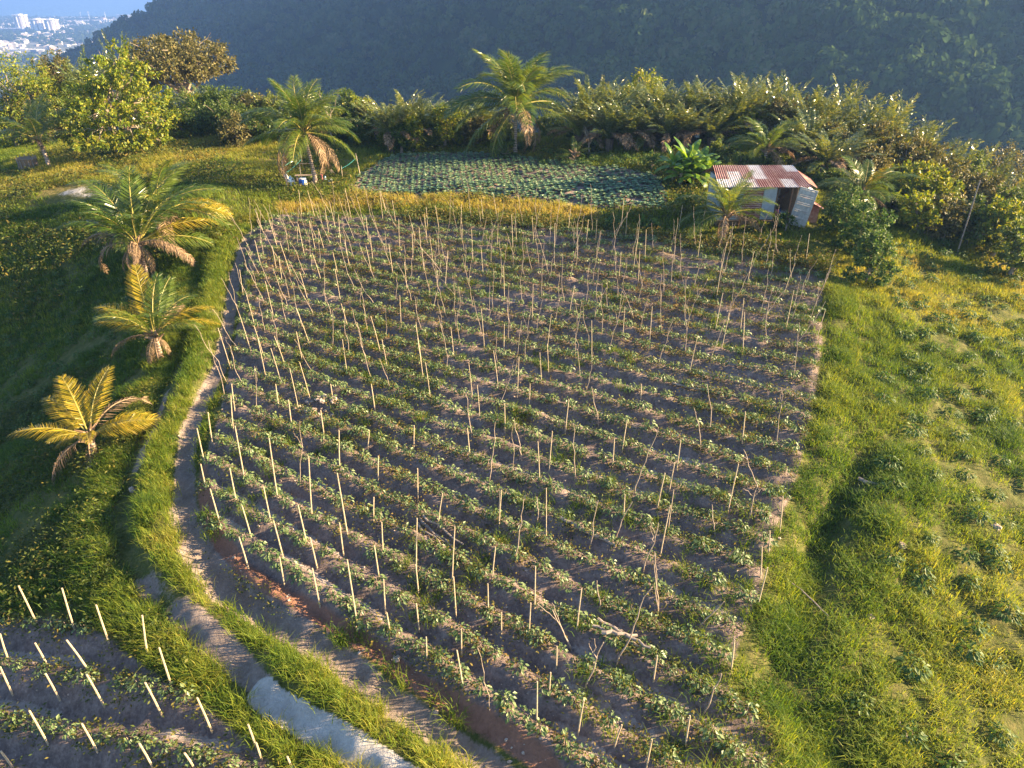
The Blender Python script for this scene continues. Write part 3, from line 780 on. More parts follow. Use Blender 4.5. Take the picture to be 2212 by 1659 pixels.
def frond_data(L, bend, nl, ll, width, droop, vee, r):
    t = np.linspace(0, 1, 12); ang = -bend * t ** 1.6
    P = np.stack([np.concatenate([[0], np.cumsum(np.cos(ang[1:]))]), 0 * t, np.concatenate([[0], np.cumsum(np.sin(ang[1:]))])], 1) * (L / 11)
    tl = np.tile(np.linspace(.18, .99, nl), 2); side = np.repeat([1.0, -1.0], nl); n = 2 * nl
    B = np.stack([np.interp(tl, t, P[:, q]) for q in range(3)], 1)
    T = nrm(np.stack([np.interp(tl, t, np.gradient(P[:, q])) for q in range(3)], 1))
    U = nrm(np.cross(np.cross(T, [0, 0, 1.0]), T)); S = np.cross(T, U)
    prof = np.clip(np.minimum(.5 + 2 * (tl - .15), 1) * (1 - .65 * np.clip((tl - .5) / .5, 0, 1) ** 1.5), .2, 1)
    ln = (ll * prof * (.8 + .4 * r.random(n)))[:, None]
    D = nrm(T * .6 + S * side[:, None] * .8 + U * (vee * .6 + .25 * r.normal(size=n))[:, None])
    D2 = nrm(D - np.array([0, 0, 1.0]) * droop)
    W = nrm(np.cross(D, U) + .5 * r.normal(size=(n, 3))); w = width * (.6 + .5 * prof)[:, None]
    m1 = B + D * ln * .5; tip = m1 + D2 * ln * .5
    V = np.stack([B, m1 + W * w * .5, tip, m1 - W * w * .5], 1).reshape(-1, 3)
    Q = np.arange(n * 4).reshape(-1, 4)
    # midrib
    i = np.arange(11)[:, None]
    w0 = np.linspace(.06, .012, 12)[:, None] * np.array([[0, 1.0, 0]])
    RV = np.concatenate([P - w0, P + w0]); RQ = np.concatenate([i, i + 1, i + 13, i + 12], 1) + len(V)
    return np.vstack([V, RV]), np.vstack([Q, RQ])
GM = [grove_mesh(100 + s) for s in range(4)]
gtr = MB(); tube(gtr, [(0, 0, -.6), (.1, 0, .6), (.05, .05, 1.5)], [.35, .32, .38], 8); GT = gtr.mesh('trunk', M['barkd'])
GROVE = []
def grove_palm(u, vt, rng, seed):
    top = at_range(u, vt - (14 if 1200 < u < 2100 else 4), rng); z0 = gz(top[0], top[1])
    h = max(top[2] - z0, 3.2)
    GROVE.append((u, top[0], top[1], z0, h, seed))
gr_list = [(838, 214, 66), (872, 205, 68), (905, 212, 67), (930, 225, 70), (818, 240, 72), (1268, 190, 64), (1300, 184, 66), (1338, 186, 65), (1255, 225, 62), (1372, 200, 68), (1410, 196, 66), (1440, 186, 64), (1472, 190, 66), (1505, 196, 65), (1535, 190, 67), (1320, 225, 61), (1365, 232, 61), (1405, 240, 62), (1450, 232, 61), (1495, 230, 62), (1568, 198, 66), (1600, 186, 64), (1634, 182, 66), (1665, 178, 68), (1545, 240, 62), (1700, 190, 70), (1735, 196, 66), (1768, 204, 64), (1800, 208, 66), (1830, 204, 70), (1862, 214, 66), (1895, 222, 68), (1760, 255, 60), (1930, 236, 66), (1965, 240, 70), (1990, 262, 66), (1840, 275, 60), (1905, 290, 62), (2020, 290, 66), (2060, 300, 70), (1960, 320, 62), (2105, 330, 66), (2150, 345, 68), (1800, 300, 56), (2190, 370, 66), (2040, 360, 60), (165, 118, 98), (120, 120, 100), (185, 130, 95), (430, 190, 86), (505, 205, 84), (545, 215, 80), (755, 225, 74), (985, 238, 72), (640, 205, 78), (720, 210, 76), (262, 90, 118), (240, 98, 120), (1010, 232, 72), (1050, 240, 70)]
for k, (u, v_, r_) in enumerate(gr_list): grove_palm(u, v_, r_, k)
GROVE.sort()
for k, (u, x, y, z0, h, s) in enumerate(GROVE):
    t = empty('feather_palm', (x, y, z0), R.random() * TAU, f'dense feather palm beyond the plots, {ordn(k + 1)} feather palm counted from the left', 'palm tree', 'feather palms of the grove behind the plots')
    sc = h / 6.0
    c = bpy.data.objects.new('crown', GM[s % 4]); COL.objects.link(c); c.parent = t
    w = max(.85, min(1.15, sc)) * (.9 + .2 * R.random()); c.scale = (w, w, sc)
    q = bpy.data.objects.new('trunk', GT); COL.objects.link(q); q.parent = t; q.scale = (1, 1, sc)

# ------------------------------------------------------------------ broadleaf trees and bushes
def blob_leaves(mb, blobs, n, size, droop=.25, mat_i=0, seed=0, hollow=.55, aspect=.55, clump=.35):
    r = np.random.default_rng(seed)
    vol = np.array([b[3] * b[4] * b[5] for b in blobs]) ** .67; pr = vol / vol.sum()
    cnt = r.multinomial(n, pr)
    for (cx, cy, cz, rx, ry, rz), m_ in zip(blobs, cnt):
        if m_ == 0: continue
        nc = max(4, m_ // 26)                    # leaves sit in small sprays
        cd = nrm(r.normal(size=(nc, 3))); cr = hollow + (1 - hollow) * r.random(nc) ** .6
        cc = cd * cr[:, None] * (1 + clump * .5 * r.normal(size=nc))[:, None]
        pick = r.integers(0, nc, m_)
        c = cc[pick] * np.array([rx, ry, rz]) + r.normal(size=(m_, 3)) * clump * .45 * min(rx, ry, rz)
        d = nrm(cd[pick] * .9 + .8 * r.normal(size=(m_, 3)) + np.array([0, 0, -droop]))
        nn = nrm(np.array([0, 0, .8]) + .6 * cd[pick] + .6 * r.normal(size=(m_, 3)))
        L = size * (.6 + .8 * r.random(m_))
        leaves(mb, c + np.array([cx, cy, cz]), d, nn, L, L * aspect, mat_i, .5, .08)
def limb(mb, a, b, r0, r1, r, wig=.12):
    a, b = np.asarray(a, float), np.asarray(b, float); q = np.linspace(0, 1, 6)[:, None]
    L = np.linalg.norm(b - a)
    P = a + (b - a) * q + np.concatenate([[[0, 0, 0]], r.normal(size=(4, 3)) * wig * L * .35, [[0, 0, 0]]]) + np.array([0, 0, 1]) * (q * (1 - q)) * L * .12
    tube(mb, P, np.linspace(r0, r1, 6), 6)
def tree(base, blobs, nleaf, size, leafm, label, name='broadleaf_tree', cat='tree', group=None, trunk_h=.35, rad=.16, bark='bark', seed=0, multi=1, twigs=2, droop=.25, **kw):
    """blobs: (dx, dy, z, rx, ry, rz) relative to the base"""
    r = np.random.default_rng(seed)
    t = empty(name, base, 0, label, cat, group)
    tr = MB()
    top = max(b[2] for b in blobs)
    for s in range(multi):
        off = np.array([0, 0, 0]) if multi == 1 else np.array([r.normal() * .35, r.normal() * .35, 0])
        fork = off * 1.6 + np.array([r.normal() * .1, r.normal() * .1, top * trunk_h])
        limb(tr, off + np.array([0, 0, -.4]), fork, rad * 1.25, rad * .85, r, .05)
        for q, b in enumerate(blobs):
            if q % multi != s: continue
            c = np.array(b[:3]); limb(tr, fork, c, rad * .6, rad * .15, r)
            for w in range(twigs):
                e = c + r.normal(size=3) * np.array(b[3:]) * .6
                limb(tr, fork * .4 + c * .6, e, rad * .22, rad * .06, r)
    tr.build('trunk', M[bark], t)
    cr = MB(); blob_leaves(cr, blobs, nleaf, size, droop, 0, seed + 5, **kw)
    cr.build('crown', M[leafm], t)
    return t
def auto_blobs(h, w, n, r, low=.35, flat=.75):
    out = []
    for k in range(n):
        a = k * 2.4 + r.random(); zz = h * (low + (1 - low) * (k + .5) / n * .92)
        rr = w * .5 * (.62 - .30 * abs((zz / h) - .55)) * (.7 + .5 * r.random())
        d = max(w * .5 - rr, 0) * (.55 + .45 * r.random()) * (1.15 - .75 * max(0, zz / h - .5) * 2)
        out.append((math.cos(a) * d, math.sin(a) * d, min(zz, h - rr * .6), rr, rr, rr * flat))
    return out
TREES = []
def tree_px(u, vtop, wpx, rng, kind, nleaf=2600, n=7, low=.3, size=.34, label=None, name='broadleaf_tree', vbase=None, **kw):
    top = at_range(u, vtop, rng); z0 = gz(top[0], top[1])
    h = max(top[2] - z0, 1.0); w = wpx / FPX * math.hypot(rng, CAMZ - z0) 
    TREES.append((u, (top[0], top[1], z0), h, w, kind, nleaf, n, low, size, label, name, kw))

# single trees one can name
p = ground(258, 334)[0]; p[2] = gz(p[0], p[1]); rg = math.hypot(p[0], p[1]); s = rg / FPX * 1.02
def rel(u, v, ru, rv, dy=0.0):
    """a blob of the tree at p from its place in the picture"""
    d = ray(u, v); t_ = (rg + dy) / math.hypot(d[0], d[1]); q = np.array([d[0] * t_, d[1] * t_, CAMZ + d[2] * t_]) - p
    return (q[0], q[1], q[2], ru * s, ru * s * 1.0, rv * s)
tree(p, [rel(250, 125, 30, 22), rel(215, 160, 34, 22, -1), rel(285, 165, 36, 24, -1), rel(250, 195, 46, 24, 1), rel(190, 205, 34, 22), rel(320, 210, 40, 22), rel(225, 240, 44, 22, -2), rel(300, 250, 44, 20, -2), rel(345, 255, 36, 22, 1), rel(185, 255, 36, 20, 0), rel(215, 300, 44, 18, -2), rel(290, 302, 46, 18, -2), rel(345, 305, 30, 16), rel(180, 300, 30, 16, 1)],
     10500, .30, 'treelime', 'tall airy lime green tree with pale trunk in front of the umbrella tree', trunk_h=.45, rad=.20, seed=31, twigs=2, hollow=.5, clump=.28)
p = at_range(395, 205, 105); p[2] = gz(p[0], p[1]); rg = 105; s = rg / FPX * 1.02
tree(p, [rel(340, 110, 46, 26), rel(395, 100, 50, 24, 3), rel(440, 118, 46, 22, -2), rel(470, 138, 32, 15), rel(310, 140, 36, 24, -2), rel(365, 138, 50, 22, -4), rel(420, 142, 46, 20, -3), rel(325, 165, 34, 20, 2), rel(395, 160, 40, 16, 3)],
     17000, .33, 'treeolive', 'great umbrella-crowned tree with olive brown foliage before the blue hill', trunk_h=.62, rad=.38, seed=32, twigs=3, hollow=.5, clump=.3)
# mass of trees: u, top v, width px, range, leaf
tl = [(15, 118, 110, 88, 'treelime'), (60, 150, 90, 86, 'tree'), (100, 108, 60, 96, 'treeolive'), (40, 190, 110, 80, 'treeolive'), (120, 175, 90, 84, 'tree'), (5, 215, 90, 76, 'tree'), (140, 205, 80, 82, 'treelime'), (90, 225, 90, 78, 'tree'),
      (330, 205, 80, 88, 'treelime'), (385, 190, 90, 90, 'tree'), (420, 205, 70, 84, 'treelime'), (460, 190, 80, 84, 'tree'), (380, 232, 70, 80, 'treelime'), (440, 225, 80, 79, 'tree'), (500, 190, 80, 82, 'tree'), (540, 200, 80, 80, 'treeolive'), (485, 222, 80, 77, 'tree'), (530, 230, 70, 75, 'tree'), (575, 205, 70, 79, 'tree'), (505, 250, 90, 73, 'treeolive'), (570, 240, 80, 73, 'tree'), (610, 225, 80, 74, 'tree'),
      (690, 190, 70, 78, 'tree'), (745, 195, 60, 76, 'tree'), (770, 210, 60, 74, 'treelime'), (790, 222, 60, 73, 'treeolive'), (810, 235, 50, 71, 'treelime'), (700, 235, 90, 72, 'tree'), (760, 248, 60, 70, 'tree'), (835, 250, 40, 68, 'treelime'), (890, 258, 44, 65, 'treelime'), (862, 268, 40, 65, 'tree'), (960, 230, 72, 66, 'treelime'), (930, 265, 40, 66, 'tree'), (1000, 252, 60, 68, 'tree'), (1030, 255, 60, 66, 'treeolive'), (1085, 262, 70, 66, 'tree'),
      (1190, 250, 60, 68, 'tree'), (1392, 150, 84, 72, 'treelime'), (1360, 185, 50, 70, 'treelime'), (1610, 236, 90, 64, 'treelime'), (1570, 262, 80, 60, 'tree'), (1480, 215, 70, 68, 'treelime'),
      (1650, 175, 60, 72, 'treeolive'), (1690, 215, 70, 64, 'treeolive'), (1750, 194, 80, 70, 'treeolive'), (1800, 262, 70, 60, 'treeolive'), (1660, 305, 60, 53, 'tree'), (1920, 265, 80, 60, 'treeolive'), (1980, 290, 80, 60, 'treeolive'), (2050, 320, 80, 60, 'treeolive'), (1900, 320, 90, 56, 'treeolive'), (2160, 300, 80, 70, 'treeolive'), (2110, 320, 80, 64, 'tree'),
      (1985, 360, 90, 54, 'treelime'), (2040, 375, 80, 54, 'treelime'), (2090, 365, 90, 58, 'treeolive'), (2150, 380, 90, 58, 'treeolive'), (2205, 395, 90, 58, 'tree'), (2000, 420, 80, 50, 'treelime'), (2060, 425, 80, 51, 'treeolive'), (2120, 430, 90, 52, 'tree'), (2180, 440, 90, 52, 'treelime'), (2225, 480, 80, 49, 'tree'), (1940, 400, 70, 53, 'tree'), (1800, 340, 70, 51, 'tree'), (1890, 380, 60, 52, 'tree'), (2230, 330, 90, 72, 'treeolive'), (1560, 300, 60, 55, 'tree')]
for k, (u, vt, wp, rn, kd) in enumerate(tl):
    if 1230 < u < 1900 and kd == 'tree' and vt > 200: vt, rn = vt + 34, rn + 3
    if u < 230: rn = max(rn, 92) + 2; kd = 'treelime' if kd == 'tree' and k % 2 else kd
    tree_px(u, vt, wp * 1.12, rn, kd)
TREES.sort(key=lambda q: q[0])
cnt = {}
KW = {'tree': 'deep green bushy tree', 'treelime': 'bright lime green bushy tree', 'treeolive': 'olive brown bushy tree'}
for k, (u, base, h, w, kind, nleaf, n, low, size, label, name, kw) in enumerate(TREES):
    cnt[kind] = cnt.get(kind, 0) + 1
    r = np.random.default_rng(500 + k)
    lb = f'{KW[kind]} beyond the plots, {ordn(cnt[kind])} of its colour from the left'
    n_ = 9 if h > 6 else 7
    tree(base, auto_blobs(h, max(w, .5 * h), n_, r, low=.12), int(2200 + 420 * h), .20 + .05 * r.random(), kind, lb, group='bushy trees around the hilltop', seed=600 + k, rad=.10 + .012 * h, twigs=1, hollow=.45, multi=1 if h < 7 else 2)

# bare twiggy tree in the grove edge
def bare(u, vt, rng, label, seed):
    r = np.random.default_rng(seed); top = at_range(u, vt, rng); z0 = gz(top[0], top[1]); h = top[2] - z0
    mb = MB(); limb(mb, (0, 0, -.2), (0, 0, h * .45), .09, .06, r)
    for q in range(9):
        a = r.random() * TAU; e = np.array([math.cos(a) * h * .22, math.sin(a) * h * .22, h * (.65 + .35 * r.random())])
        limb(mb, (0, 0, h * (.3 + .15 * r.random())), e, .045, .012, r)
    o = mb.build('bare_tree', M['bark']); o.location = (top[0], top[1], z0)
    tag(o, label, 'tree')
bare(705, 183, 70, 'leafless twiggy tree against the blue hill behind the barrel palm', 3)
bare(1275, 265, 60, 'small leafless pinkish tree at the grove edge behind the cabbages', 4)

# small garden trees and bushes with a trunk one can see
def bush_px(u, vb, hpx, wpx, leafm, label, nleaf=900, size=.22, name='bush', cat='bush', low=.2, group=None, seed=0, n=5, rad=.05, **kw):
    b = ground(u, vb)[0]; b[2] = gz(b[0], b[1]); s_ = np.linalg.norm(b - np.array([0, 0, CAMZ])) / FPX
    r = np.random.default_rng(seed)
    return tree(b, auto_blobs(hpx * s_, wpx * s_, n, r, low=low), nleaf, size, leafm, label, name, cat, group, trunk_h=.3, rad=rad, seed=seed, twigs=1, hollow=.3, **kw)
bush_px(963, 306, 68, 70, 'shrub', 'small round tree with a short trunk, left of the tallest palm', 1500, .26, 'garden_tree', 'tree', .35, seed=41, rad=.09)
bush_px(890, 306, 38, 40, 'shrub', 'low leafy bush left of the small round tree behind the cabbages', 700, .24, seed=42)
bush_px(838, 300, 52, 34, 'shrub', 'slim bush below the feather palm clump left of the cabbages', 700, .24, seed=43)
bush_px(1333, 316, 58, 32, 'shrub', 'slender young tree with drooping leaves before the dark grove', 700, .28, 'garden_tree', 'tree', .3, seed=44, rad=.07)
bush_px(1092, 338, 26, 62, 'tree', 'low dark bush at the foot of the tallest palm', 700, .22, seed=45)
bush_px(1135, 325, 18, 50, 'shrub', 'low bright bush just right of the tallest palm', 500, .22, seed=46)
bush_px(1408, 372, 40, 52, 'shrub', 'grey green bush between the cabbages and the banana clump', 700, .18, seed=47)
bush_px(1600, 372, 40, 70, 'shrub', 'bright green bush behind the left end of the tin roof', 800, .2, seed=48)
bush_px(1232, 300, 30, 34, 'shrub', 'dark round bush at the right of the tallest palm', 500, .22, seed=49)
bush_px(1270, 322, 24, 50, 'shrub', 'bushy weeds clump in front of the grove', 500, .2, seed=50)
bush_px(1825, 520, 96, 110, 'shrub', 'dense hedge bush right of the shed door, its near left part', 4200, .17, 'hedge_bush', 'bush', .05, 'hedge beside the shed', 51, n=7, clump=.25)
bush_px(1862, 560, 110, 110, 'shrub', 'dense hedge bush catching the sun, its middle part', 4200, .17, 'hedge_bush', 'bush', .05, 'hedge beside the shed', 52, n=7, clump=.25)
bush_px(1868, 612, 100, 100, 'shrub', 'dense hedge bush nearest to the staked plot', 4200, .17, 'hedge_bush', 'bush', .05, 'hedge beside the shed', 53, n=7, clump=.25)
bush_px(1790, 500, 56, 50, 'shrub', 'hedge bush touching the shed doorway on its right', 1400, .17, 'hedge_bush', 'bush', .05, 'hedge beside the shed', 54, n=5, clump=.25)
bush_px(1690, 500, 30, 56, 'shrub', 'low broad-leaved plant under the shed doorway', 500, .2, seed=55)
bush_px(1470, 470, 48, 90, 'tree', 'dark thicket between the cabbages and the shed', 1600, .16, seed=56)
bush_px(1400, 492, 22, 50, 'shrub', 'broad-leaved herb at the right end of the dry grass strip', 250, .34, seed=57)
bush_px(1330, 486, 20, 40, 'shrub', 'broad-leaved herb in the middle of the weedy strip below the cabbages', 200, .3, seed=58)

# banana clump
def banana(base, label):
    t = empty('banana_clump', base, 0, label, 'banana plant')
    r = np.random.default_rng(5)
    for k, (dx, dy, h) in enumerate([(0, 0, 2.9), (-.8, .4, 2.3), (.8, .3, 2.4), (.3, -.6, 1.6), (-.5, -.6, 1.5), (1.1, -.3, 1.7)]):
        st = MB(); tube(st, [(dx, dy, -.2), (dx * 1.05, dy, h * .5), (dx * 1.1, dy, h * .5)], [.15, .13, .08], 8); st.build('stem', M['bark'], t)
        for q in range(11):
            a = q * 2.4 + r.random(); el = math.radians(82 - 8 * q + r.normal() * 7); L = (.7 + h * .45) * (.9 + .2 * r.random())
            m_ = 12; tt = np.linspace(0, 1, m_); ang = el - 1.5 * tt ** 1.5 * (.5 + .5 * r.random())
            c = np.cumsum(np.stack([np.cos(ang) * math.cos(a), np.cos(ang) * math.sin(a), np.sin(ang)], 1), 0) * L / m_ + np.array([dx * 1.1, dy, h * .45])
            sd = np.array([-math.sin(a), math.cos(a), 0]); w = .30 * np.sin(np.pi * np.clip(tt * .95 + .03, 0, 1)) ** .6 * (tt > .1) + .02
            Lf = c + sd * w[:, None] - np.array([0, 0, 1]) * (w * .35)[:, None] ; Rt = c - sd * w[:, None] - np.array([0, 0, 1]) * (w * .35)[:, None]
            lm = MB()
            for side in (Lf, Rt):
                Q = []; V = []
                for j in range(m_ - 1):            # torn strips
                    g_ = .04 if r.random() < .5 else 0
                    V += [c[j], c[j + 1], side[j + 1] * (1 - g_) + side[j] * g_, side[j]]; Q.append([4 * j, 4 * j + 1, 4 * j + 2, 4 * j + 3])
                lm.add(np.array(V), Q)
            lm.build('leaf', M['banana'], t)
p = ground(1482, 396)[0]; p[2] = gz(p[0], p[1])
banana(p, 'clump of broad-leaved banana plants between the cabbages and the shed')
p = ground(1662, 368)[0]; p[2] = gz(p[0], p[1])

# ------------------------------------------------------------------ plants of the plots
def pepper_mesh(seed, nl=34, w=.20, h=.32, size=.115):
    r = np.random.default_rng(seed); mb = MB()
    tube(mb, [(0, 0, -.08), (.01, 0, h * .5), (.0, .01, h * .8)], [.014, .011, .006], 4, 1)
    c = nrm(r.normal(size=(nl, 3))); c[:, 2] = np.abs(c[:, 2]) * .9 + .05
    P = c * np.array([w, w, h * .62]) * (.45 + .55 * r.random((nl, 1))) + np.array([0, 0, h * .40])
    D = nrm(np.stack([c[:, 0], c[:, 1], -.15 - .75 * r.random(nl)], 1) + .25 * r.normal(size=(nl, 3)))
    N = nrm(np.array([0, 0, 1.0]) + .5 * c + .25 * r.normal(size=(nl, 3)))
    L = size * (.7 + .6 * r.random(nl))
    leaves(mb, P, D, N, L, L * .58, 0, .5, .10)
    return mb
PEP = [pepper_mesh(s) for s in range(5)]
def merged(mb0s, pts, rots, scl, name, mats, which):
    out = MB()
    V0 = [np.concatenate(m_.V) for m_ in mb0s]; Q0 = [np.concatenate(m_.Q) for m_ in mb0s]; QM = [np.concatenate(m_.qm) for m_ in mb0s]
    for k in range(len(mb0s)):
        sel = np.where(which == k)[0]
        for i in sel:
            c_, s_ = math.cos(rots[i]), math.sin(rots[i]); v = V0[k] * scl[i]
            out.V.append(np.stack([v[:, 0] * c_ - v[:, 1] * s_, v[:, 0] * s_ + v[:, 1] * c_, v[:, 2]], 1) + pts[i])
            out.Q.append(Q0[k] + out.n); out.qm.append(QM[k]); out.A.append(np.full(len(v), .5)); out.n += len(v)
    return tag(out.build(name, mats), kind='stuff')

rows = []
for k in range(3, 44):
    c0 = k * PITCHR
    xs_ = np.arange(-20, 22, .05); ys_ = row_y(c0, xs_)
    inside = sdist(xs_, ys_, FIELD) > .25
    if inside.sum() < 20: continue
    xs_, ys_ = xs_[inside], ys_[inside]
    sl = np.concatenate([[0], np.cumsum(np.hypot(np.diff(xs_), np.diff(ys_)))])
    q = np.arange(.15, sl[-1], .40)
    q = q + .10 * R.normal(size=len(q))
    rows.append((k, np.interp(q, sl, xs_), np.interp(q, sl, ys_)))
# ridges are told apart by their number counted from the near end of the plot
plants = []
for ri, (k, px, py) in enumerate(rows):
    px = px + .07 * R.normal(size=len(px)); py = py + .07 * R.normal(size=len(py))
    gap = vnoise(px, py, .55, 71) + .25 * R.random(len(px))
    vis = (gap > .20) & (gap < 1.05)
    px, py = px[vis], py[vis]
    for j in range(len(px)): plants.append((ri, j, px[j], py[j]))
pa_ = np.array([(a[2], a[3]) for a in plants]); pz_ = HD(pa_[:, 0], pa_[:, 1])
# picture size: nearest inside the frame first
dd = np.stack([pa_[:, 0], pa_[:, 1], pz_ - CAMZ], 1); dep = dd[:, 1] * math.cos(PITCH) - dd[:, 2] * math.sin(PITCH)
uu = 1106 + FPX * dd[:, 0] / dep; vv = 829.5 - FPX * (dd[:, 1] * math.sin(PITCH) + dd[:, 2] * math.cos(PITCH)) / dep
infr = (vv < 1665) & (uu > 0) & (uu < 2212)
order = np.argsort(np.where(infr, dep, 1e6))
single = set(order[:300].tolist())
PEPM = [m_.mesh('pepper_plant', [M['pepper'], M['bark']]) for m_ in PEP]
lowv = {}
for i, (ri, j, x, y) in enumerate(plants):
    if i in single: lowv.setdefault(ri, []).append(i)
rws = sorted(lowv); rn = {r_: n_ + 1 for n_, r_ in enumerate(rws)}
for r_ in rws:
    for n_, i in enumerate(sorted(lowv[r_], key=lambda q: plants[q][2])):
        o = bpy.data.objects.new('pepper_plant', PEPM[i % 5]); COL.objects.link(o)
        o.location = (pa_[i, 0], pa_[i, 1], pz_[i]); o.rotation_euler = (0, 0, R.random() * TAU); o.scale = (.85 + .45 * R.random(),) * 3
        tag(o, f'leafy pepper plant on the {ordn(rn[r_])} ridge from the near end, {ordn(n_ + 1)} from left', 'crop plant', 'pepper plants on the soil ridges')
rest = np.array([i for i in range(len(plants)) if i not in single])
merged(PEP, np.c_[pa_[rest], pz_[rest]], R.random(len(rest)) * TAU, .85 + .45 * R.random(len(rest)), 'far_pepper_plants', [M['pepper'], M['bark']], rest % 5)

# pepper plants of the lower terrace
n_ = 0
for k in range(-2, 14):
    c0 = k * 1.45
    xs_ = np.arange(-22, -3, .5) + .12 * R.normal(size=38)
    ys_ = c0 - .30 * xs_
    for x, y in zip(xs_, ys_):
        if sdist(np.array([x]), np.array([y]), LOWER)[0] > .2 and R.random() < .75 and y > 8:
            o = bpy.data.objects.new('pepper_plant', PEPM[n_ % 5]); COL.objects.link(o); n_ += 1
            o.location = (x, y, gz(x, y)); o.rotation_euler = (0, 0, R.random() * TAU); o.scale = (.8 + .5 * R.random(),) * 3
            tag(o, f'pepper plant on the shaded lower terrace, {ordn(n_)} counted along its ridges', 'crop plant', 'pepper plants on the lower terrace')

# cabbages
def cabbage_mesh(seed):
    r = np.random.default_rng(seed); mb = MB(); n = 13
    a = np.arange(n) * 2.4 + r.random(n); el = np.linspace(1.25, .15, n) + .1 * r.normal(size=n)
    for k in range(n):
        L = .10 + .19 * (k / n) ** .5; w = L * .42
        d = np.array([math.cos(a[k]) * math.cos(el[k]), math.sin(a[k]) * math.cos(el[k]), math.sin(el[k])]); s_ = np.array([-math.sin(a[k]), math.cos(a[k]), 0]); u_ = np.cross(s_, d) * -1
        p0 = np.array([0, 0, .05]); c1 = p0 + d * L * .55 + u_ * .0; tip = p0 + d * L * 1.0 - np.array([0, 0, .05])
        mb.add([p0 - s_ * w * .25, p0 + s_ * w * .25, c1 + s_ * w + u_ * .04, c1 - s_ * w + u_ * .04, tip + s_ * w * .6, tip - s_ * w * .6, c1], [[0, 1, 2, 6], [0, 6, 3, 0], [6, 2, 4, 5], [6, 5, 3, 6]][:1] + [[6, 2, 4, 5]], [[0, 6, 3], [6, 5, 3]])
    return mb
CB = [cabbage_mesh(s) for s in range(4)]
CBM = [m_.mesh('cabbage', M['cabbage']) for m_ in CB]
cx, cy = [], []
for i_ in range(-60, 90):
    for j_ in range(-5, 60):
        x = i_ * .47 + .03 * R.normal() - j_ * .05; y = 38 + j_ * .47 + .04 * R.normal() + .05 * i_
        cx.append(x); cy.append(y)
cx, cy = np.array(cx), np.array(cy)
k = (sdist(cx, cy, CABB) > .15) & (R.random(len(cx)) > .05); cx, cy = cx[k], cy[k]; cz = HD(cx, cy)
o_ = np.argsort(np.hypot(cx, cy)); near = o_[:300]; far = o_[300:]
near = near[np.argsort(cx[near])]
# told apart by columns: count along each column from the left
for n_, i in enumerate(near):
    o = bpy.data.objects.new('cabbage', CBM[i % 4]); COL.objects.link(o)
    o.location = (cx[i], cy[i], cz[i] + .02); o.rotation_euler = (0, 0, R.random() * TAU); s_ = .95 + .4 * R.random(); o.scale = (s_, s_, s_)
    tag(o, f'blue green cabbage in the near part of the cabbage patch, {ordn(n_ + 1)} from the left', 'cabbage', 'cabbages in the near part of the patch')
out = MB()
V0 = [np.concatenate(m_.V) for m_ in CB]; Q0 = [np.concatenate(m_.Q) for m_ in CB]; T0 = [np.concatenate(m_.T) for m_ in CB]
for i in far:
    a = R.random() * TAU; c_, s_ = math.cos(a), math.sin(a); v = V0[i % 4] * (.8 + .35 * R.random())
    out.add(np.stack([v[:, 0] * c_ - v[:, 1] * s_ + cx[i], v[:, 0] * s_ + v[:, 1] * c_ + cy[i], v[:, 2] + cz[i] + .02], 1), Q0[i % 4], T0[i % 4])
tag(out.build('far_cabbages', M['cabbage']), kind='stuff')

# bushes planted on the right slope and the shaded left slope
SHM = [pepper_mesh(50 + s, 90, .34, .50, .135).mesh('leafy_shrub', [M['shrub'], M['bark']]) for s in range(5)]
def shrubs(pts, fmt, group, sc=(.8, 1.3)):
    for lane, n_, x, y in pts:
        o = bpy.data.objects.new('leafy_shrub', SHM[int(R.integers(5))]); COL.objects.link(o)
        o.location = (x, y, gz(x, y) - .02); o.rotation_euler = (0, 0, R.random() * TAU); o.scale = (sc[0] + (sc[1] - sc[0]) * R.random(),) * 3
        tag(o, fmt.format(ordn(lane), ordn(n_)), 'shrub', group)
pts = []
for lane in range(1, 18):
    n_ = 0
    for j_ in range(60):
        y = 9 + j_ * 1.28 + .28 * R.normal() + (lane % 2) * .6
        x = float(XR(y)) + 1.9 + lane * 1.25 + .28 * R.normal()
        xc = float(itp(y, [0, 30, 38, 44, 50, 56], [37, 37, 34, 31, 27, 22]))
        d = np.array([x, y, gz(x, y) - CAMZ]); de = d[1] * math.cos(PITCH) - d[2] * math.sin(PITCH); u_ = 1106 + FPX * d[0] / de; v_ = 829.5 - FPX * (d[1] * math.sin(PITCH) + d[2] * math.cos(PITCH)) / de
        if x < xc and y < 49 and u_ < 2225 and v_ < 1680 and R.random() < .80 and not (y > 36 and x < float(XR(y)) + 3.0):
            n_ += 1; pts.append((lane, n_, x, y))
shrubs(pts, 'leafy shrub on the right slope, {0} line off the plot, {1} from the front', 'shrubs planted on the right slope', (.85, 1.3))
pts = []
for lane in range(1, 9):
    n_ = 0
    for j_ in range(40):
        y = 27 + j_ * 1.25 + .3 * R.normal(); x = float(XL(y)) - 3.2 - lane * 1.7 - .25 * R.normal()
        if y < 50 and R.random() < .85 and x / y > -.86:
            n_ += 1; pts.append((lane, n_, x, y))
shrubs(pts, 'dark shrub on the left slope, {0} line off the track, {1} from the front', 'shrubs on the shaded left slope', (.8, 1.25))
# low bushes on the far green strip
pts = []
for lane in range(1, 4):
    for n_ in range(1, 14):
        q = ground(1150 + n_ * 22 + 10 * R.normal(), 322 + lane * 9 + n_ * 1.4)[0]; pts.append((lane, n_, q[0], q[1]))
shrubs(pts, 'low shrub in the strip behind the cabbages, {0} line, {1} from the left', 'shrubs behind the cabbage patch', (.9, 1.3))

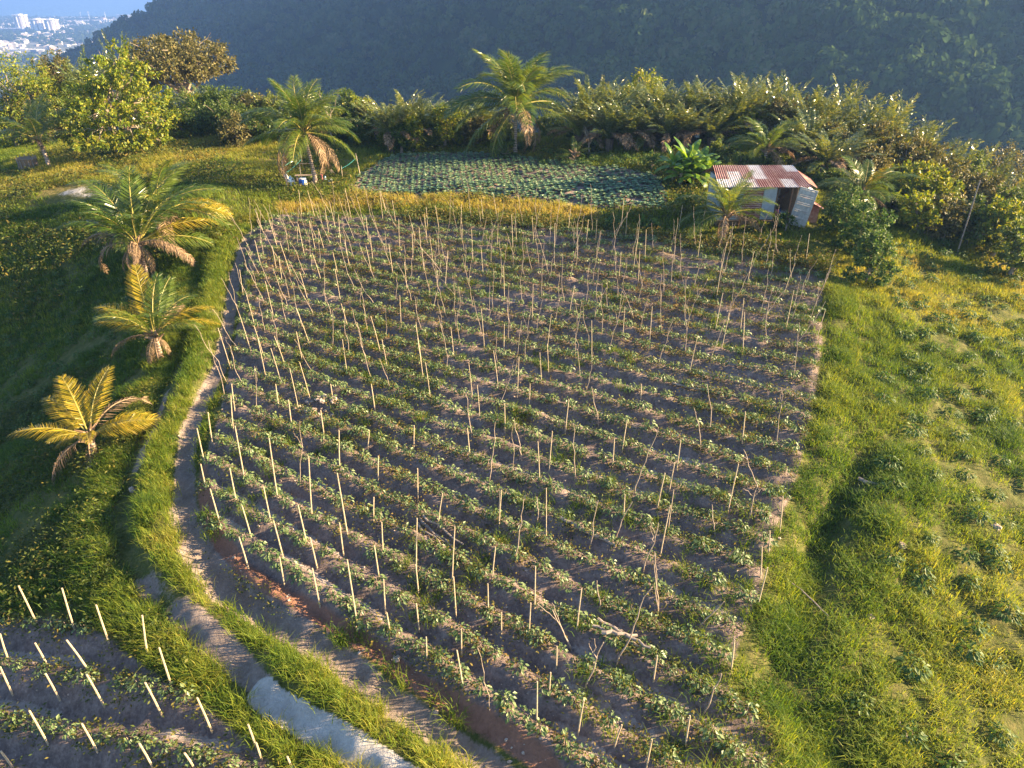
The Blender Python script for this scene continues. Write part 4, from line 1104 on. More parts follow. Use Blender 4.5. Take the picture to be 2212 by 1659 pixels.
# ------------------------------------------------------------------ stakes
def stake_obj(name, b, top, rad, mm, label, cat, group, bent=0.0, fork=False, seed=0):
    r = np.random.default_rng(seed); b = np.asarray(b, float); top = np.asarray(top, float)
    v = top - b; L = np.linalg.norm(v); n = 3 if bent == 0 else 9
    q = np.linspace(0, 1, n)[:, None]
    P = v * q - np.array([0, 0, .2]) * (q == 0)
    if bent:
        wob = np.cumsum(r.normal(size=(n, 3)) * np.array([1, 1, .15]), 0); wob -= wob[0]; wob -= q * wob[-1]
        P = P + wob * bent * L * .030
    mb = MB(); tube(mb, P, np.linspace(rad * 1.1, rad * (.85 if bent == 0 else .55), n), 6)
    if fork:
        for s_ in range(int(r.integers(1, 3))):
            k = int(r.integers(4, 7)); d = nrm(v) * (.8 + .2 * r.random()) + r.normal(size=3) * .33
            e = P[k] + d * L * (.25 + .2 * r.random()); limb(mb, P[k], e, rad * .6, rad * .3, r, .10)
    o = mb.build(name, mm); o.location = b
    return tag(o, label, cat, group)
HALF = []                                       # (base uv, top uv, bent)
for t_ in [(160, 85, 320, 410), (535, 105, 640, 465), (830, 250, 940, 580), (1228, 340, 1275, 725), (0, 500, 62, 715), (302, 578, 412, 768), (575, 553, 772, 812), (1375, 620, 1480, 945), (0, 785, 110, 1030), (393, 843, 520, 1070), (748, 850, 908, 1130), (1253, 920, 1405, 1205), (1703, 1052, 1838, 1350), (2143, 1283, 2215, 1480), (253, 1163, 420, 1455), (706, 1275, 848, 1522), (1203, 1447, 1330, 1660), (1593, 1528, 1690, 1665), (8, 1515, 120, 1665), (2212, 1440, 2262, 1590), (2482, 1560, 2522, 1660)]:
    HALF.append((t_[0] / 4, 1244.25 + t_[1] / 4, t_[2] / 4, 1244.25 + t_[3] / 4, 0, .027))
for t_ in [(110, 108, 126, 228), (68, 170, 98, 308), (82, 305, 103, 403), (118, 400, 156, 532), (213, 160, 250, 368), (193, 322, 218, 450), (240, 465, 277, 588), (228, 583, 267, 708), (343, 208, 375, 437), (322, 392, 350, 528), (360, 522, 398, 662), (383, 660, 402, 770), (453, 460, 487, 605), (500, 587, 528, 703), (508, 703, 538, 850), (494, 277, 505, 505), (603, 340, 643, 575), (612, 530, 628, 660), (641, 670, 678, 905), (610, 178, 611, 335), (745, 617, 765, 750), (773, 528, 778, 655), (780, 745, 787, 880), (792, 872, 806, 950), (743, 432, 741, 527), (726, 182, 717, 270), (760, 275, 758, 375), (908, 512, 903, 710), (903, 690, 915, 810), (905, 838, 917, 945), (1052, 545, 1040, 760), (1047, 735, 1058, 893), (1207, 622, 1192, 760), (1178, 762, 1180, 865), (1005, 418, 984, 548), (910, 322, 911, 445), (1230, 405, 1220, 540), (417, 60, 430, 165), (540, 100, 555, 210), (200, 0, 212, 105), (197, 45, 205, 180), (368, 0, 380, 90), (578, 0, 587, 60), (733, 0, 750, 115), (897, 158, 895, 250), (1100, 168, 1110, 275), (1230, 872, 1230, 952)]:
    HALF.append((387 + .566 * t_[0], 829.5 + .566 * t_[1], 387 + .566 * t_[2], 829.5 + .566 * t_[3], 0, .022))
for t_ in [(480, 110, 477, 270), (462, 250, 455, 370), (656, 197, 637, 350), (562, 415, 560, 500), (538, 515, 532, 600), (487, 550, 485, 715), (665, 620, 640, 755), (945, 450, 930, 550), (1070, 680, 1052, 795), (925, 770, 903, 875), (1240, 390, 1228, 510), (810, 715, 778, 800), (197, 350, 198, 455), (63, 380, 65, 470), (180, 430, 205, 570)]:
    HALF.append((885 + .566 * t_[0], 1161 + .566 * t_[1], 885 + .566 * t_[2], 1161 + .566 * t_[3], 0, .022))
for t_ in [(545, 275, 620, 430), (740, 400, 665, 570), (925, 190, 785, 485), (1200, 245, 1095, 345), (1190, 520, 1110, 680), (715, 165, 728, 270), (938, 60, 950, 290)]:
    HALF.append((885 + .566 * t_[0], 1161 + .566 * t_[1], 885 + .566 * t_[2], 1161 + .566 * t_[3], 1, .022))
for t_ in [(413, 60, 398, 190), (635, 140, 615, 260), (587, 210, 580, 320), (840, 215, 825, 330), (780, 340, 748, 480), (817, 300, 795, 412), (800, 463, 760, 660), (1087, 105, 1075, 225), (1060, 305, 1017, 497), (1230, 430, 1220, 570), (1180, 560, 1178, 650), (1150, 620, 1147, 740), (1172, 700, 1135, 840), (295, 220, 303, 375), (350, 180, 337, 330), (168, 75, 170, 185), (627, 420, 622, 510), (150, 410, 147, 540), (265, 0, 262, 85), (690, 0, 688, 60)]:
    HALF.append((995 + .566 * t_[0], 829.5 + .566 * t_[1], 995 + .566 * t_[2], 829.5 + .566 * t_[3], 0, .020))
for t_ in [(132, 145, 108, 385), (240, 440, 208, 680), (205, 130, 235, 290), (290, 430, 298, 530), (430, 150, 435, 370), (525, 445, 490, 620), (755, 165, 665, 420), (890, 90, 915, 250), (1080, 250, 1148, 415), (1130, 370, 1095, 530), (755, 530, 695, 730), (500, 10, 530, 165), (20, 40, 42, 200), (740, 640, 755, 880), (960, 460, 975, 580), (655, 450, 590, 590), (940, 0, 950, 185)]:
    HALF.append((995 + .566 * t_[0], 829.5 + .566 * t_[1], 995 + .566 * t_[2], 829.5 + .566 * t_[3], 1, .020))
stakes = []
for u0, v0, u1, v1, bent, rd in HALF:
    b_ = ground(u1, v1, HD)[0]
    d = ray(u0, v0); h = np.array([b_[0], b_[1]]); t_ = (h @ h) / (d[0] * h[0] + d[1] * h[1])
    tp_ = np.array([d[0] * t_, d[1] * t_, CAMZ + d[2] * t_])
    stakes.append((b_, tp_, bent, rd))
# the upper half of the plot: long crooked branches and poles along the ridges
fillS, fillB = 0, 0
cand = []
for k, px, py in rows:
    q = np.arange(R.random() * 1.2, len(px), 3.1)
    for j in q:
        j = int(j)
        x, y = px[j] + .12 * R.normal(), py[j] + .15 * R.normal()
        cand.append((x, y))
R.shuffle(cand)
nB = sum(1 for s_ in stakes if s_[2]); nS = len(stakes) - nB
for x, y in cand:
    if y < itp(x, [-12, 0, 16], [25.5, 25, 29]) and R.random() > .08: continue
    if min(math.hypot(x - s_[0][0], y - s_[0][1]) for s_ in stakes) < .55: continue
    z = gz(x, y)
    bent = R.random() < (.72 if y > 30 else .55)
    if bent and nB >= 225: continue
    if not bent and nS >= 215: continue
    L = (1.5 + 1.5 * R.random()) if bent else (1.4 + .7 * R.random())
    lean = R.normal() * (.16 if bent else .06) + itp(x, [-12, 0, 15], [-.17, -.04, .10]) * (1.0 if bent else .45)
    stakes.append((np.array([x, y, z]), np.array([x + lean * L, y + R.normal() * .1 * L, z + L]), 1 if bent else 0, .013 if bent else .015))
    nB += bent; nS += not bent
def zone(x, y):
    if sdist(np.array([x]), np.array([y]), LOWER)[0] > -.6 and x < -3: return 0
    return max(1, int(round(float(phi(np.array([x]), np.array([y]))[0]) / PITCHR)) - rows[0][0] + 1)
cnt = {}
for i in sorted(range(len(stakes)), key=lambda q: stakes[q][0][0]):
    b_, tp_, bent, rd = stakes[i]
    z_ = zone(b_[0], b_[1]); kk = (z_, bent); cnt[kk] = cnt.get(kk, 0) + 1
    where = f'on the {ordn(z_)} ridge from the near end' if z_ else 'on the shaded lower terrace'
    if bent:
        stake_obj('branch_stake', b_, tp_, rd, M['stick'], f'crooked branch stake {where}, {ordn(cnt[kk])} from left', 'stake', 'crooked branch stakes in the plot', .48, R.random() < .35, i)
    else:
        stake_obj('bamboo_stake', b_, tp_, rd, M['bamboo'], f'straight bamboo stake {where}, {ordn(cnt[kk])} from left', 'stake', 'straight bamboo stakes in the plots', 0, False, i)
print('stakes', nS, nB, 'plants', len(plants), 'cabbages', len(cx))

# ------------------------------------------------------------------ grass and weeds
def tufts(P, h, nb, tint, spread=.16, lean=.55, w=.016):
    n = len(P); N = n * nb
    h = np.repeat(h, nb) * (.6 + .6 * R.random(N)); a = R.random(N) * TAU
    o = np.stack([R.normal(size=N), R.normal(size=N), np.zeros(N)], 1) * spread * .55
    B = np.repeat(P, nb, 0) + o - np.array([0, 0, .03])
    out = np.stack([np.cos(a), np.sin(a), np.zeros(N)], 1); S = np.stack([-np.sin(a), np.cos(a), np.zeros(N)], 1)
    ln = lean * (.4 + .9 * R.random(N))[:, None]
    m1 = B + (out * ln * .35 + np.array([0, 0, .60])) * h[:, None]; tip = m1 + (out * ln * .75 + np.array([0, 0, .28]) * (1.4 - ln)) * h[:, None]
    ww = (w * (.7 + .6 * R.random(N)))[:, None]
    V = np.stack([B - S * ww * .5, B + S * ww * .5, m1 + S * ww * .42, m1 - S * ww * .42, tip], 1).reshape(-1, 3)
    i = np.arange(N)[:, None] * 5
    return V, i + [0, 1, 2, 3], i + [3, 2, 4], np.repeat(np.repeat(tint, nb), 5)
def grass(name, x, y, h, nb, tint, matl='grass', **k):
    mb = MB(); z = HD(x, y)
    V, Q, T, A = tufts(np.stack([x, y, z], 1), h, nb, np.clip(tint, 0, 1), **k)
    mb.add(V, Q, T, 0, A)
    return tag(mb.build(name, M[matl]), kind='stuff')
def rnd(n, x0, x1, y0, y1): return x0 + (x1 - x0) * R.random(n), y0 + (y1 - y0) * R.random(n)
def visible(x, y):
    d = np.stack([x, y, H0(x, y) - CAMZ], 1); de = d[:, 1] * math.cos(PITCH) - d[:, 2] * math.sin(PITCH)
    u = 1106 + FPX * d[:, 0] / np.maximum(de, .1); v = 829.5 - FPX * (d[:, 1] * math.sin(PITCH) + d[:, 2] * math.cos(PITCH)) / np.maximum(de, .1)
    return (u > -60) & (u < 2270) & (v < 1720) & (v > 0)
def clear(x, y, m_=.0):
    da, pa = seg_dist(x, y, PATHA); db, pb = seg_dist(x, y, PATHB); dp, _ = seg_dist(x, y, PALE)
    return (sdist(x, y, FIELD) < m_) & (sdist(x, y, LOWER) < 0) & (sdist(x, y, CABB) < 0) & (da > .36 + .25 * vnoise(x, y, 1.2, 101)) & ((db > .32 + .3 * vnoise(x, y, 1.1, 102)) | (pb < 3)) & (dp > .34) & (sdist(x, y, ROCKY) < -.2)
# sunny right slope
x, y = rnd(26000, 3, 39, 8.5, 52)
k = visible(x, y) & clear(x, y, -.1) & (x > XR(y) - 4.5) & (x > 3.5) & (y < 50) & ((y < 40) | (x > XR(y) - 1))
x, y = x[k], y[k]; cl = vnoise(x, y, .75, 81) * .6 + vnoise(x, y, 2.0, 82) * .4
k = cl + .30 * R.random(len(x)) > .47; x, y, cl = x[k], y[k], cl[k]
yl = ss(22, 42, y)
grass('slope_grass', x, y, .10 + .60 * cl ** 2 + .1 * R.random(len(x)), 26, .50 + .22 * yl + .55 * (vnoise(x, y, .3, 83) - .5) + .22 * (R.random(len(x)) - .5), spread=.30, lean=.8, w=.020)
x, y = rnd(26000, 1, 24, 8, 44)
sd_ = sdist(x, y, FIELD); k = visible(x, y) & (sd_ < .15) & (sd_ > -1.25) & (x > XR(y) - 4.5)
x, y = x[k], y[k]; cl = vnoise(x, y, .9, 103); k = cl + .3 * R.random(len(x)) > .66; x, y, cl = x[k], y[k], cl[k]
grass('border_grass', x, y, .16 + .46 * cl * R.random(len(x)) ** .5, 26, .50 + .45 * (vnoise(x, y, .5, 104) - .5) + .25 * (R.random(len(x)) - .5), spread=.26, lean=.85, w=.018)
# grass bank between the two wheel tracks and along the path
x, y = rnd(30000, -24, 4, 8, 50)
da, pa = seg_dist(x, y, PATHA); db, pb = seg_dist(x, y, PATHB)
mid = (da + db < 4.2) & (y < 46)
k = visible(x, y) & clear(x, y, -.05) & ((da < 2.3) | (db < 1.8))
x, y = x[k], y[k]; cl = vnoise(x, y, 1.1, 84)
grass('verge_grass', x, y, (.24 + .34 * cl) * itp(y, [10, 18, 30], [1.25, 1, .8]), 24, .60 + .4 * (vnoise(x, y, .6, 85) - .5) + .25 * (R.random(len(x)) - .5), spread=.22, lean=.75, w=.018)
# shaded left slope
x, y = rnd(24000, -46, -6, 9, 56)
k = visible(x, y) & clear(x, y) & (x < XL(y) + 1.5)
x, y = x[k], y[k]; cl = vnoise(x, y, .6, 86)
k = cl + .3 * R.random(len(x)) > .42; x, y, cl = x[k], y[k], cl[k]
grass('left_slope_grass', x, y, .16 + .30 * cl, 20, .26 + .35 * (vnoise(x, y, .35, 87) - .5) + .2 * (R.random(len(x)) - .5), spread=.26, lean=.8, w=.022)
# hilltop meadow
x, y = rnd(32000, -62, 26, 40, 80)
k = visible(x, y) & clear(x, y, -.2) & (x > XL(y) - 26)
x, y = x[k], y[k]; cl = vnoise(x, y, .45, 88)
gd = np.maximum(ss(-.5, .5, sdist(x, y, GOLD)), .5 * ss(55, 62, y) * (vnoise(x, y, .2, 21) > .45))
grass('meadow_grass', x, y, .15 + .28 * cl + .22 * gd, 15, .52 + .34 * (vnoise(x, y, .22, 89) - .5) + .20 * (R.random(len(x)) - .5) + .58 * gd, spread=.32, lean=.75, w=.034)
# weeds on the ridges: brownish herbs and green grass clumps
x, y = rnd(42000, -15, 20, 9, 48)
k = sdist(x, y, FIELD) > .05
x, y = x[k], y[k]
rg_ = ridge(phi(x, y)); nz = vnoise(x, y, .5, 90)
k = (rg_ * .8 + nz * .7 + .35 * R.random(len(x)) > 1.12); x, y, nz = x[k], y[k], nz[k]
def herbs(name, x, y, per, size, tint, sp_=.14, hh=.14, matl='herb'):
    mb = MB(); N = len(x) * per; z = HD(x, y)
    P = np.repeat(np.stack([x, y, z], 1), per, 0) + np.stack([R.normal(size=N) * sp_, R.normal(size=N) * sp_, np.abs(R.normal(size=N)) * hh], 1)
    D = nrm(R.normal(size=(N, 3)) * np.array([1, 1, .5]) + np.array([0, 0, .1])); L = size * (.5 + R.random(N))
    leaves(mb, P, D, nrm(np.array([0, 0, 1.0]) + .6 * R.normal(size=(N, 3))), L, L * .45, 0, np.repeat(tint, per), .05)
    return tag(mb.build(name, M[matl]), kind='stuff')
herbs('ridge_weeds', x, y, 12, .085, np.clip(.35 + .35 * ss(20, 40, y) + .8 * (vnoise(x, y, .3, 91) - .5) + .3 * (R.random(len(x)) - .5), 0, 1))
x, y = rnd(5200, -15, 20, 9, 48)
nz = vnoise(x, y, .42, 92) + .35 * ss(4, 0.3, sdist(x, y, FIELD)) * (x > 3) + .12 * ridge(phi(x, y))
k = (sdist(x, y, FIELD) > .05) & (nz > .74); x, y = x[k], y[k]
grass('plot_grass_clumps', x, y, .22 + .22 * R.random(len(x)), 26, .40 + .3 * (R.random(len(x)) - .5), spread=.22, lean=.85, w=.018)
x, y = rnd(3000, -20, -2, 8, 18)
k = (sdist(x, y, LOWER) > .0); x, y = x[k], y[k]
k = ridge(phi2(x, y), 1.45) + .5 * R.random(len(x)) > .8; x, y = x[k], y[k]
herbs('lower_terrace_weeds', x, y, 14, .10, np.clip(.25 + .5 * (vnoise(x, y, .8, 93) - .5), 0, 1))
# weedy strips: yellow green herbs under the dry grass, bean rows by the shed
a = gpoly([(880, 462), (1100, 470), (1290, 486), (1300, 505), (1090, 492), (880, 484)]); b2 = gpoly([(1300, 500), (1480, 515), (1700, 545), (1790, 570), (1790, 600), (1500, 540)])
x, y = rnd(16000, -14, 22, 34, 52)
k = (np.maximum(sdist(x, y, a), sdist(x, y, b2)) > -.2); x, y = x[k], y[k]
herbs('weed_strip', x, y, 14, .15, np.clip(.45 + .6 * (vnoise(x, y, .9, 94) - .5), 0, 1), .2, .28)
# vines and herbs below the left palms, low leaves in the meadow
x, y = rnd(9000, -30, -9, 14, 34)
k = visible(x, y) & clear(x, y) & (x < XL(y) + .6); x, y = x[k], y[k]
k = vnoise(x, y, .4, 95) + .3 * R.random(len(x)) > .55; x, y = x[k], y[k]
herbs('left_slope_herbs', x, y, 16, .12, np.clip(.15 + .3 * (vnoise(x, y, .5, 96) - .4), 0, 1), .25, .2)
x, y = rnd(9000, -55, 24, 44, 74)
k = visible(x, y) & clear(x, y, -.5) & (vnoise(x, y, .3, 97) > .5); x, y = x[k], y[k]
herbs('meadow_herbs', x, y, 14, .22, np.clip(.25 + .4 * (vnoise(x, y, .5, 98) - .4), 0, 1), .35, .25)

# ------------------------------------------------------------------ stones
def rock_mesh(seed, sz=1.0, flat=.6):
    r = np.random.default_rng(seed); mb = MB()
    lat, lon = 5, 8; V = [(0, 0, .5)]
    for i_ in range(1, lat):
        for j_ in range(lon):
            t1, t2 = math.pi * i_ / lat, TAU * j_ / lon; V.append((math.sin(t1) * math.cos(t2) * .5, math.sin(t1) * math.sin(t2) * .5, math.cos(t1) * .5))
    V.append((0, 0, -.5)); V = np.array(V) * (1 + .22 * r.normal(size=(len(V), 1))) * np.array([1, .75 + .2 * r.random(), flat]) * sz
    T = [[0, 1 + j_, 1 + (j_ + 1) % lon] for j_ in range(lon)] + [[len(V) - 1, 1 + (lat - 2) * lon + (j_ + 1) % lon, 1 + (lat - 2) * lon + j_] for j_ in range(lon)]
    Q = [[1 + i_ * lon + j_, 1 + (i_ + 1) * lon + j_, 1 + (i_ + 1) * lon + (j_ + 1) % lon, 1 + i_ * lon + (j_ + 1) % lon] for i_ in range(lat - 2) for j_ in range(lon)]
    mb.add(V, Q, T); return mb
RK = [rock_mesh(s) for s in range(5)]; RKM = [m_.mesh('stone', M['rock']) for m_ in RK]
def stone(x, y, s_, label, group, dz=0.0):
    o = bpy.data.objects.new('stone', RKM[int(R.integers(5))]); COL.objects.link(o)
    o.location = (x, y, gz(x, y) + s_ * .12 + dz); o.rotation_euler = (R.normal() * .3, R.normal() * .3, R.random() * TAU); o.scale = (s_,) * 3
    tag(o, label, 'stone', group)
c = ground(690, 884)[0]
pile = []
for k in range(34):
    a_ = R.random() * TAU; d_ = 1.0 * R.random() ** .6; pile.append((c[0] + d_ * 1.15 * math.cos(a_), c[1] + d_ * .7 * math.sin(a_), .10 + .26 * R.random() ** 2, .22 * (1 - d_)))
for k, q in enumerate(sorted(pile)):
    stone(q[0], q[1], q[2], f'pale rock of the rubble heap left in the plot, {ordn(k + 1)} from the left', 'rocks of the rubble heap', q[3])
for u, v_, s_, lb in [(1358, 1382, .34, 'squared pale stone beside the heap of cut poles'), (1945, 1188, .32, 'pinkish boulder half buried in the right slope grass'), (2146, 1152, .36, 'pale boulder at the right edge of the slope'), (1620, 940, .22, 'lone round stone below the long log in the plot'), (1880, 1330, .25, 'round stone in the grass right of the dark ditch'), (855, 1420, .28, 'reddish stone on the cut bank above the footpath'), (752, 1300, .2, 'pinkish stone at the top of the cut bank'), (1040, 1375, .22, 'small rounded stone near the lower end of the footpath'), (940, 1535, .2, 'pale stone lying on the red footpath'), (1290, 1160, .2, 'grey stone at the edge of a furrow below the pole bundle'), (285, 1055, .3, 'pale blue grey stone on the left wheel track'), (1485, 860, .2, 'white stone right of the logs in the plot'), (470, 1010, .22, 'stone near the left end of the ridges')]:
    q = ground(u, v_)[0]; stone(q[0], q[1], s_, lb, None)
x, y = rnd(5200, -20, 20, 8, 46)
da, _ = seg_dist(x, y, PATHA)
k = (sdist(x, y, FIELD) > 0) | (sdist(x, y, LOWER) > 0) | ((da < .9) & (y < 26)); x, y = x[k], y[k]
k = vnoise(x, y, .7, 99) > .35; x, y = x[k], y[k]; z = HD(x, y)
out = MB()
V0 = [np.concatenate(m_.V) for m_ in RK]; Q0 = [np.concatenate(m_.Q) for m_ in RK]; T0 = [np.concatenate(m_.T) for m_ in RK]
for i in range(len(x)):
    s_ = .03 + .09 * R.random() ** 3; out.add(V0[i % 5] * s_ + np.array([x[i], y[i], z[i] + s_ * .15]), Q0[i % 5], T0[i % 5])
tag(out.build('scattered_pebbles', M['rock']), kind='stuff')

# ------------------------------------------------------------------ logs and cut poles
def pole_px(name, u0, v0, u1, v1, rad, label, matl='log', group=None, cat='log', lift=.06):
    a_, b_ = ground(u0, v0)[0], ground(u1, v1)[0]
    q = np.linspace(0, 1, 7)[:, None]; P = a_[:2] + (b_[:2] - a_[:2]) * q
    z = HD(P[:, 0], P[:, 1]); z = np.maximum(np.linspace(z[0], z[-1], 7), z) * .5 + z.max() * .5
    r = np.random.default_rng(int(u0 * 7 + v0)); P3 = np.c_[P + r.normal(size=P.shape) * .03, z + lift]
    mb = MB(); tube(mb, P3 - P3[0], np.linspace(rad, rad * .7, 7), 7); o = mb.build(name, M[matl]); o.location = P3[0]
    return tag(o, label, cat, group)
for k, t_ in enumerate([(1285, 1358, 1410, 1420), (1298, 1372, 1392, 1428), (1310, 1366, 1420, 1412), (1278, 1372, 1360, 1400), (1290, 1350, 1345, 1372), (1322, 1385, 1400, 1432), (1292, 1398, 1370, 1400)]):
    pole_px('cut_pole', *t_, .045 if k % 2 else .06, f'grey cut pole in the heap near the plot foot, {ordn(k + 1)} from its left', group='heap of cut poles', lift=.06 + .05 * k)
for k, t_ in enumerate([(905, 1128, 960, 1178), (908, 1136, 985, 1190), (900, 1140, 955, 1192), (914, 1130, 1000, 1186)]):
    pole_px('cut_pole', *t_, .04, f'thin dark pole in the bundle between two ridges, {ordn(k + 1)} from its left', group='bundle of thin dark poles', lift=.05 + .04 * k)
for k, t_ in enumerate([(1440, 828, 1570, 862), (1452, 842, 1590, 868), (1470, 832, 1540, 852)]):
    pole_px('cut_pole', *t_, .05, f'long dark pole lying across the middle ridges, {ordn(k + 1)} from the top', group='long poles lying in the plot')
pole_px('fallen_log', 1208, 1130, 1330, 1195, .07, 'single long fallen log lying along a ridge right of the dark pole bundle')
pole_px('fallen_branch', 1860, 1032, 1902, 1065, .07, 'dark fallen branch in the grass of the right slope', cat='branch')
pole_px('fallen_branch', 1615, 800, 1665, 795, .04, 'pale bare branch lying at the upper right of the plot', cat='branch')
pole_px('fallen_branch', 1700, 1240, 1790, 1330, .025, 'thin bare twig line hanging beside the right border stakes', cat='branch')
pole_px('fallen_branch', 1930, 1540, 1960, 1620, .05, 'pale green stick lying on the near right slope', cat='branch')
pole_px('fallen_branch', 210, 1012, 190, 1022, .05, 'short broken frond stalk under the lowest yellow palm', cat='branch')

# ------------------------------------------------------------------ tin shed
def sheet(mb, P00, P10, P01, P11, nw, amp, tint_fn=None, mat_i=0):
    """corrugated sheet over four corners; ribs run from edge 0 to edge 1"""
    P00, P10, P01, P11 = [np.asarray(q, float) for q in (P00, P10, P01, P11)]
    n = nw * 6 + 1; s_ = np.linspace(0, 1, n)[:, None]; N = nrm(np.cross(P10 - P00, P01 - P00))
    w = amp * np.cos(s_ * nw * TAU)
    m_ = 5; V = []
    for t_ in np.linspace(0, 1, m_): V.append((P00 * (1 - s_) + P10 * s_) * (1 - t_) + (P01 * (1 - s_) + P11 * s_) * t_ + N * w)
    V = np.concatenate(V); i = (np.arange(m_ - 1)[:, None] * n + np.arange(n - 1)[None]).ravel()
    Q = np.stack([i, i + 1, i + n + 1, i + n], 1)
    tt = np.tile(.5 + .5 * np.cos(s_[:, 0] * nw * TAU), m_); mb.add(V, Q, None, mat_i, tt); mb.add(V - N * .012, Q[:, ::-1], None, mat_i, tt)
def tin(name, base, rust, lo, hi):
    m, nt, b = mat(name)
    nz = math_(nt, 'ADD', math_(nt, 'MULTIPLY', noise(nt, 1.1, 3), .6), math_(nt, 'MULTIPLY', noise(nt, 7, 6, .7), .4))
    nz = math_(nt, 'ADD', nz, math_(nt, 'MULTIPLY', math_(nt, 'SUBTRACT', .5, attr(nt, 'tint')), .22))
    mr = nt.nodes.new('ShaderNodeMapRange'); mr.inputs[1].default_value = lo; mr.inputs[2].default_value = hi; nt.links.new(nz, mr.inputs[0])
    nt.links.new(mixc(nt, mr.outputs[0], base, rust), b.inputs['Base Color'])
    b.inputs['Roughness'].default_value = .55; b.inputs['Metallic'].default_value = .25
    return m
M['tin_red'] = tin('rusty_red_tin', (.42, .26, .22), (.24, .09, .07), .40, .55)
M['tin_pale'] = tin('pale_tin', (.66, .62, .60), (.34, .17, .13), .52, .70)
M['tin_grey'] = tin('blue_grey_tin', (.36, .42, .48), (.24, .27, .30), .45, .70)
M['paintwood'] = plain('weathered_white_paint', (.30, .29, .28), (.60, .59, .57), 5, .8, .3, .01)
fb = ground(1712, 486)[0]                        # foot of the front wall beside the door
HX0, HX1, HY, HZ = 12.55, 17.2, fb[1], gz(15, fb[1])
hut = empty('tin_shed', (HX0, HY, HZ), 0, 'small tin-roofed shed of patched rusty sheets beside the staked plot', 'shed')
W, D, EH, RH = HX1 - HX0, 2.9, 2.35, 3.05
HY2 = D
def hb(name, matl, fn):
    mb = MB(); fn(mb); return mb.build(name, matl, hut)
hb('floor', M['interior'], lambda mb: box(mb, (W / 2, D / 2, .0), (W + .2, D + .2, .3)))
# front wall: sheets of different tin left of the doorway
DX0, DX1 = 3.35, 4.25
sheet_list = [(0, 1.35, 0.15, EH, 'tin_grey'), (1.35, 2.55, 1.55, 2.0, 'tin_red'), (1.35, 2.55, 2.0, EH, 'tin_grey'), (1.35, 2.55, .95, 1.55, 'tin_red'), (1.35, 2.55, .15, .95, 'tin_red')]
for x0, x1, z0, z1, mm in sheet_list:
    hb('wall_sheet', M[mm], lambda mb: sheet(mb, (x0, 0, z0), (x0, 0, z1), (x1, 0, z0), (x1, 0, z1), max(2, int((z1 - z0) / .12)), .018))
hb('wall_sheet', M['tin_grey'], lambda mb: (box(mb, ((2.56 + DX0 - .02) / 2, -.03, (EH + .2) / 2), (DX0 - 2.58, .035, EH - .22))))
hb('door_post', M['darkwood'], lambda mb: box(mb, (DX0 + .05, .02, EH / 2), (.09, .09, EH)))
hb('door_post', M['darkwood'], lambda mb: box(mb, (DX1, .02, EH / 2), (.09, .09, EH)))
hb('lintel', M['darkwood'], lambda mb: box(mb, ((DX0 + W) / 2, .02, EH - .05), (W - DX0, .1, .1)))
hb('back_wall', M['tin_grey'], lambda mb: box(mb, (W / 2, D, EH / 2 + .1), (W, .04, EH)))
hb('side_wall', M['tin_grey'], lambda mb: box(mb, (.02, D / 2, EH / 2 + .1), (.04, D - .1, EH)))
hb('side_wall', M['wood'], lambda mb: box(mb, (W - .02, D / 2, EH / 2 + .1), (.04, D - .1, EH)))
hb('brace', M['darkwood'], lambda mb: tube(mb, [(DX0 + .1, 1.2, .3), (W - .1, 1.3, 1.7)], .045, 5))
hb('shelf', M['wood'], lambda mb: (box(mb, ((DX0 + W) / 2 + .1, 1.9, 1.1), (W - DX0 - .4, .5, .05)), box(mb, ((DX0 + W) / 2 + .1, 1.9, 1.65), (W - DX0 - .4, .4, .05))))
# roof: overlapping corrugated sheets, lower and upper course, front slope; a plain back slope
roof = empty('roof', (0, 0, 0)); roof.parent = hut
xl = np.linspace(-.25, W + .55, 8)
for row, (t0, t1) in enumerate([(0, .40), (.37, .73), (.70, 1.0)]):
    for k in range(7):
        mm = [['tin_pale', 'tin_pale', 'tin_pale', 'tin_red', 'tin_red', 'tin_pale', 'tin_red'], ['tin_red', 'tin_pale', 'tin_red', 'tin_pale', 'tin_red', 'tin_red', 'tin_red'], ['tin_red', 'tin_red', 'tin_red', 'tin_pale', 'tin_red', 'tin_red', 'tin_pale']][row][k]
        def rp(xa, t_): 
            sk = -.55 * t_ * (xa / W)          # roof narrows towards the ridge
            return np.array([xa + sk, -.45 + t_ * 2.05, EH - .10 + t_ * (RH - EH + .12) + .012 * row + .006 * (k % 2)])
        mb = MB(); ov = .06
        sheet(mb, rp(xl[k] - ov, t0), rp(xl[k + 1], t0), rp(xl[k] - ov, t1), rp(xl[k + 1], t1), 6, .022)
        o = mb.build('roof_sheet', M[mm], roof)
mb = MB(); sheet(mb, (-.25, 1.6, RH), (W - .0, 1.6, RH), (-.25, D + .4, EH), (W + .3, D + .4, EH), 40, .022); mb.build('back_slope', M['tin_red'], roof)
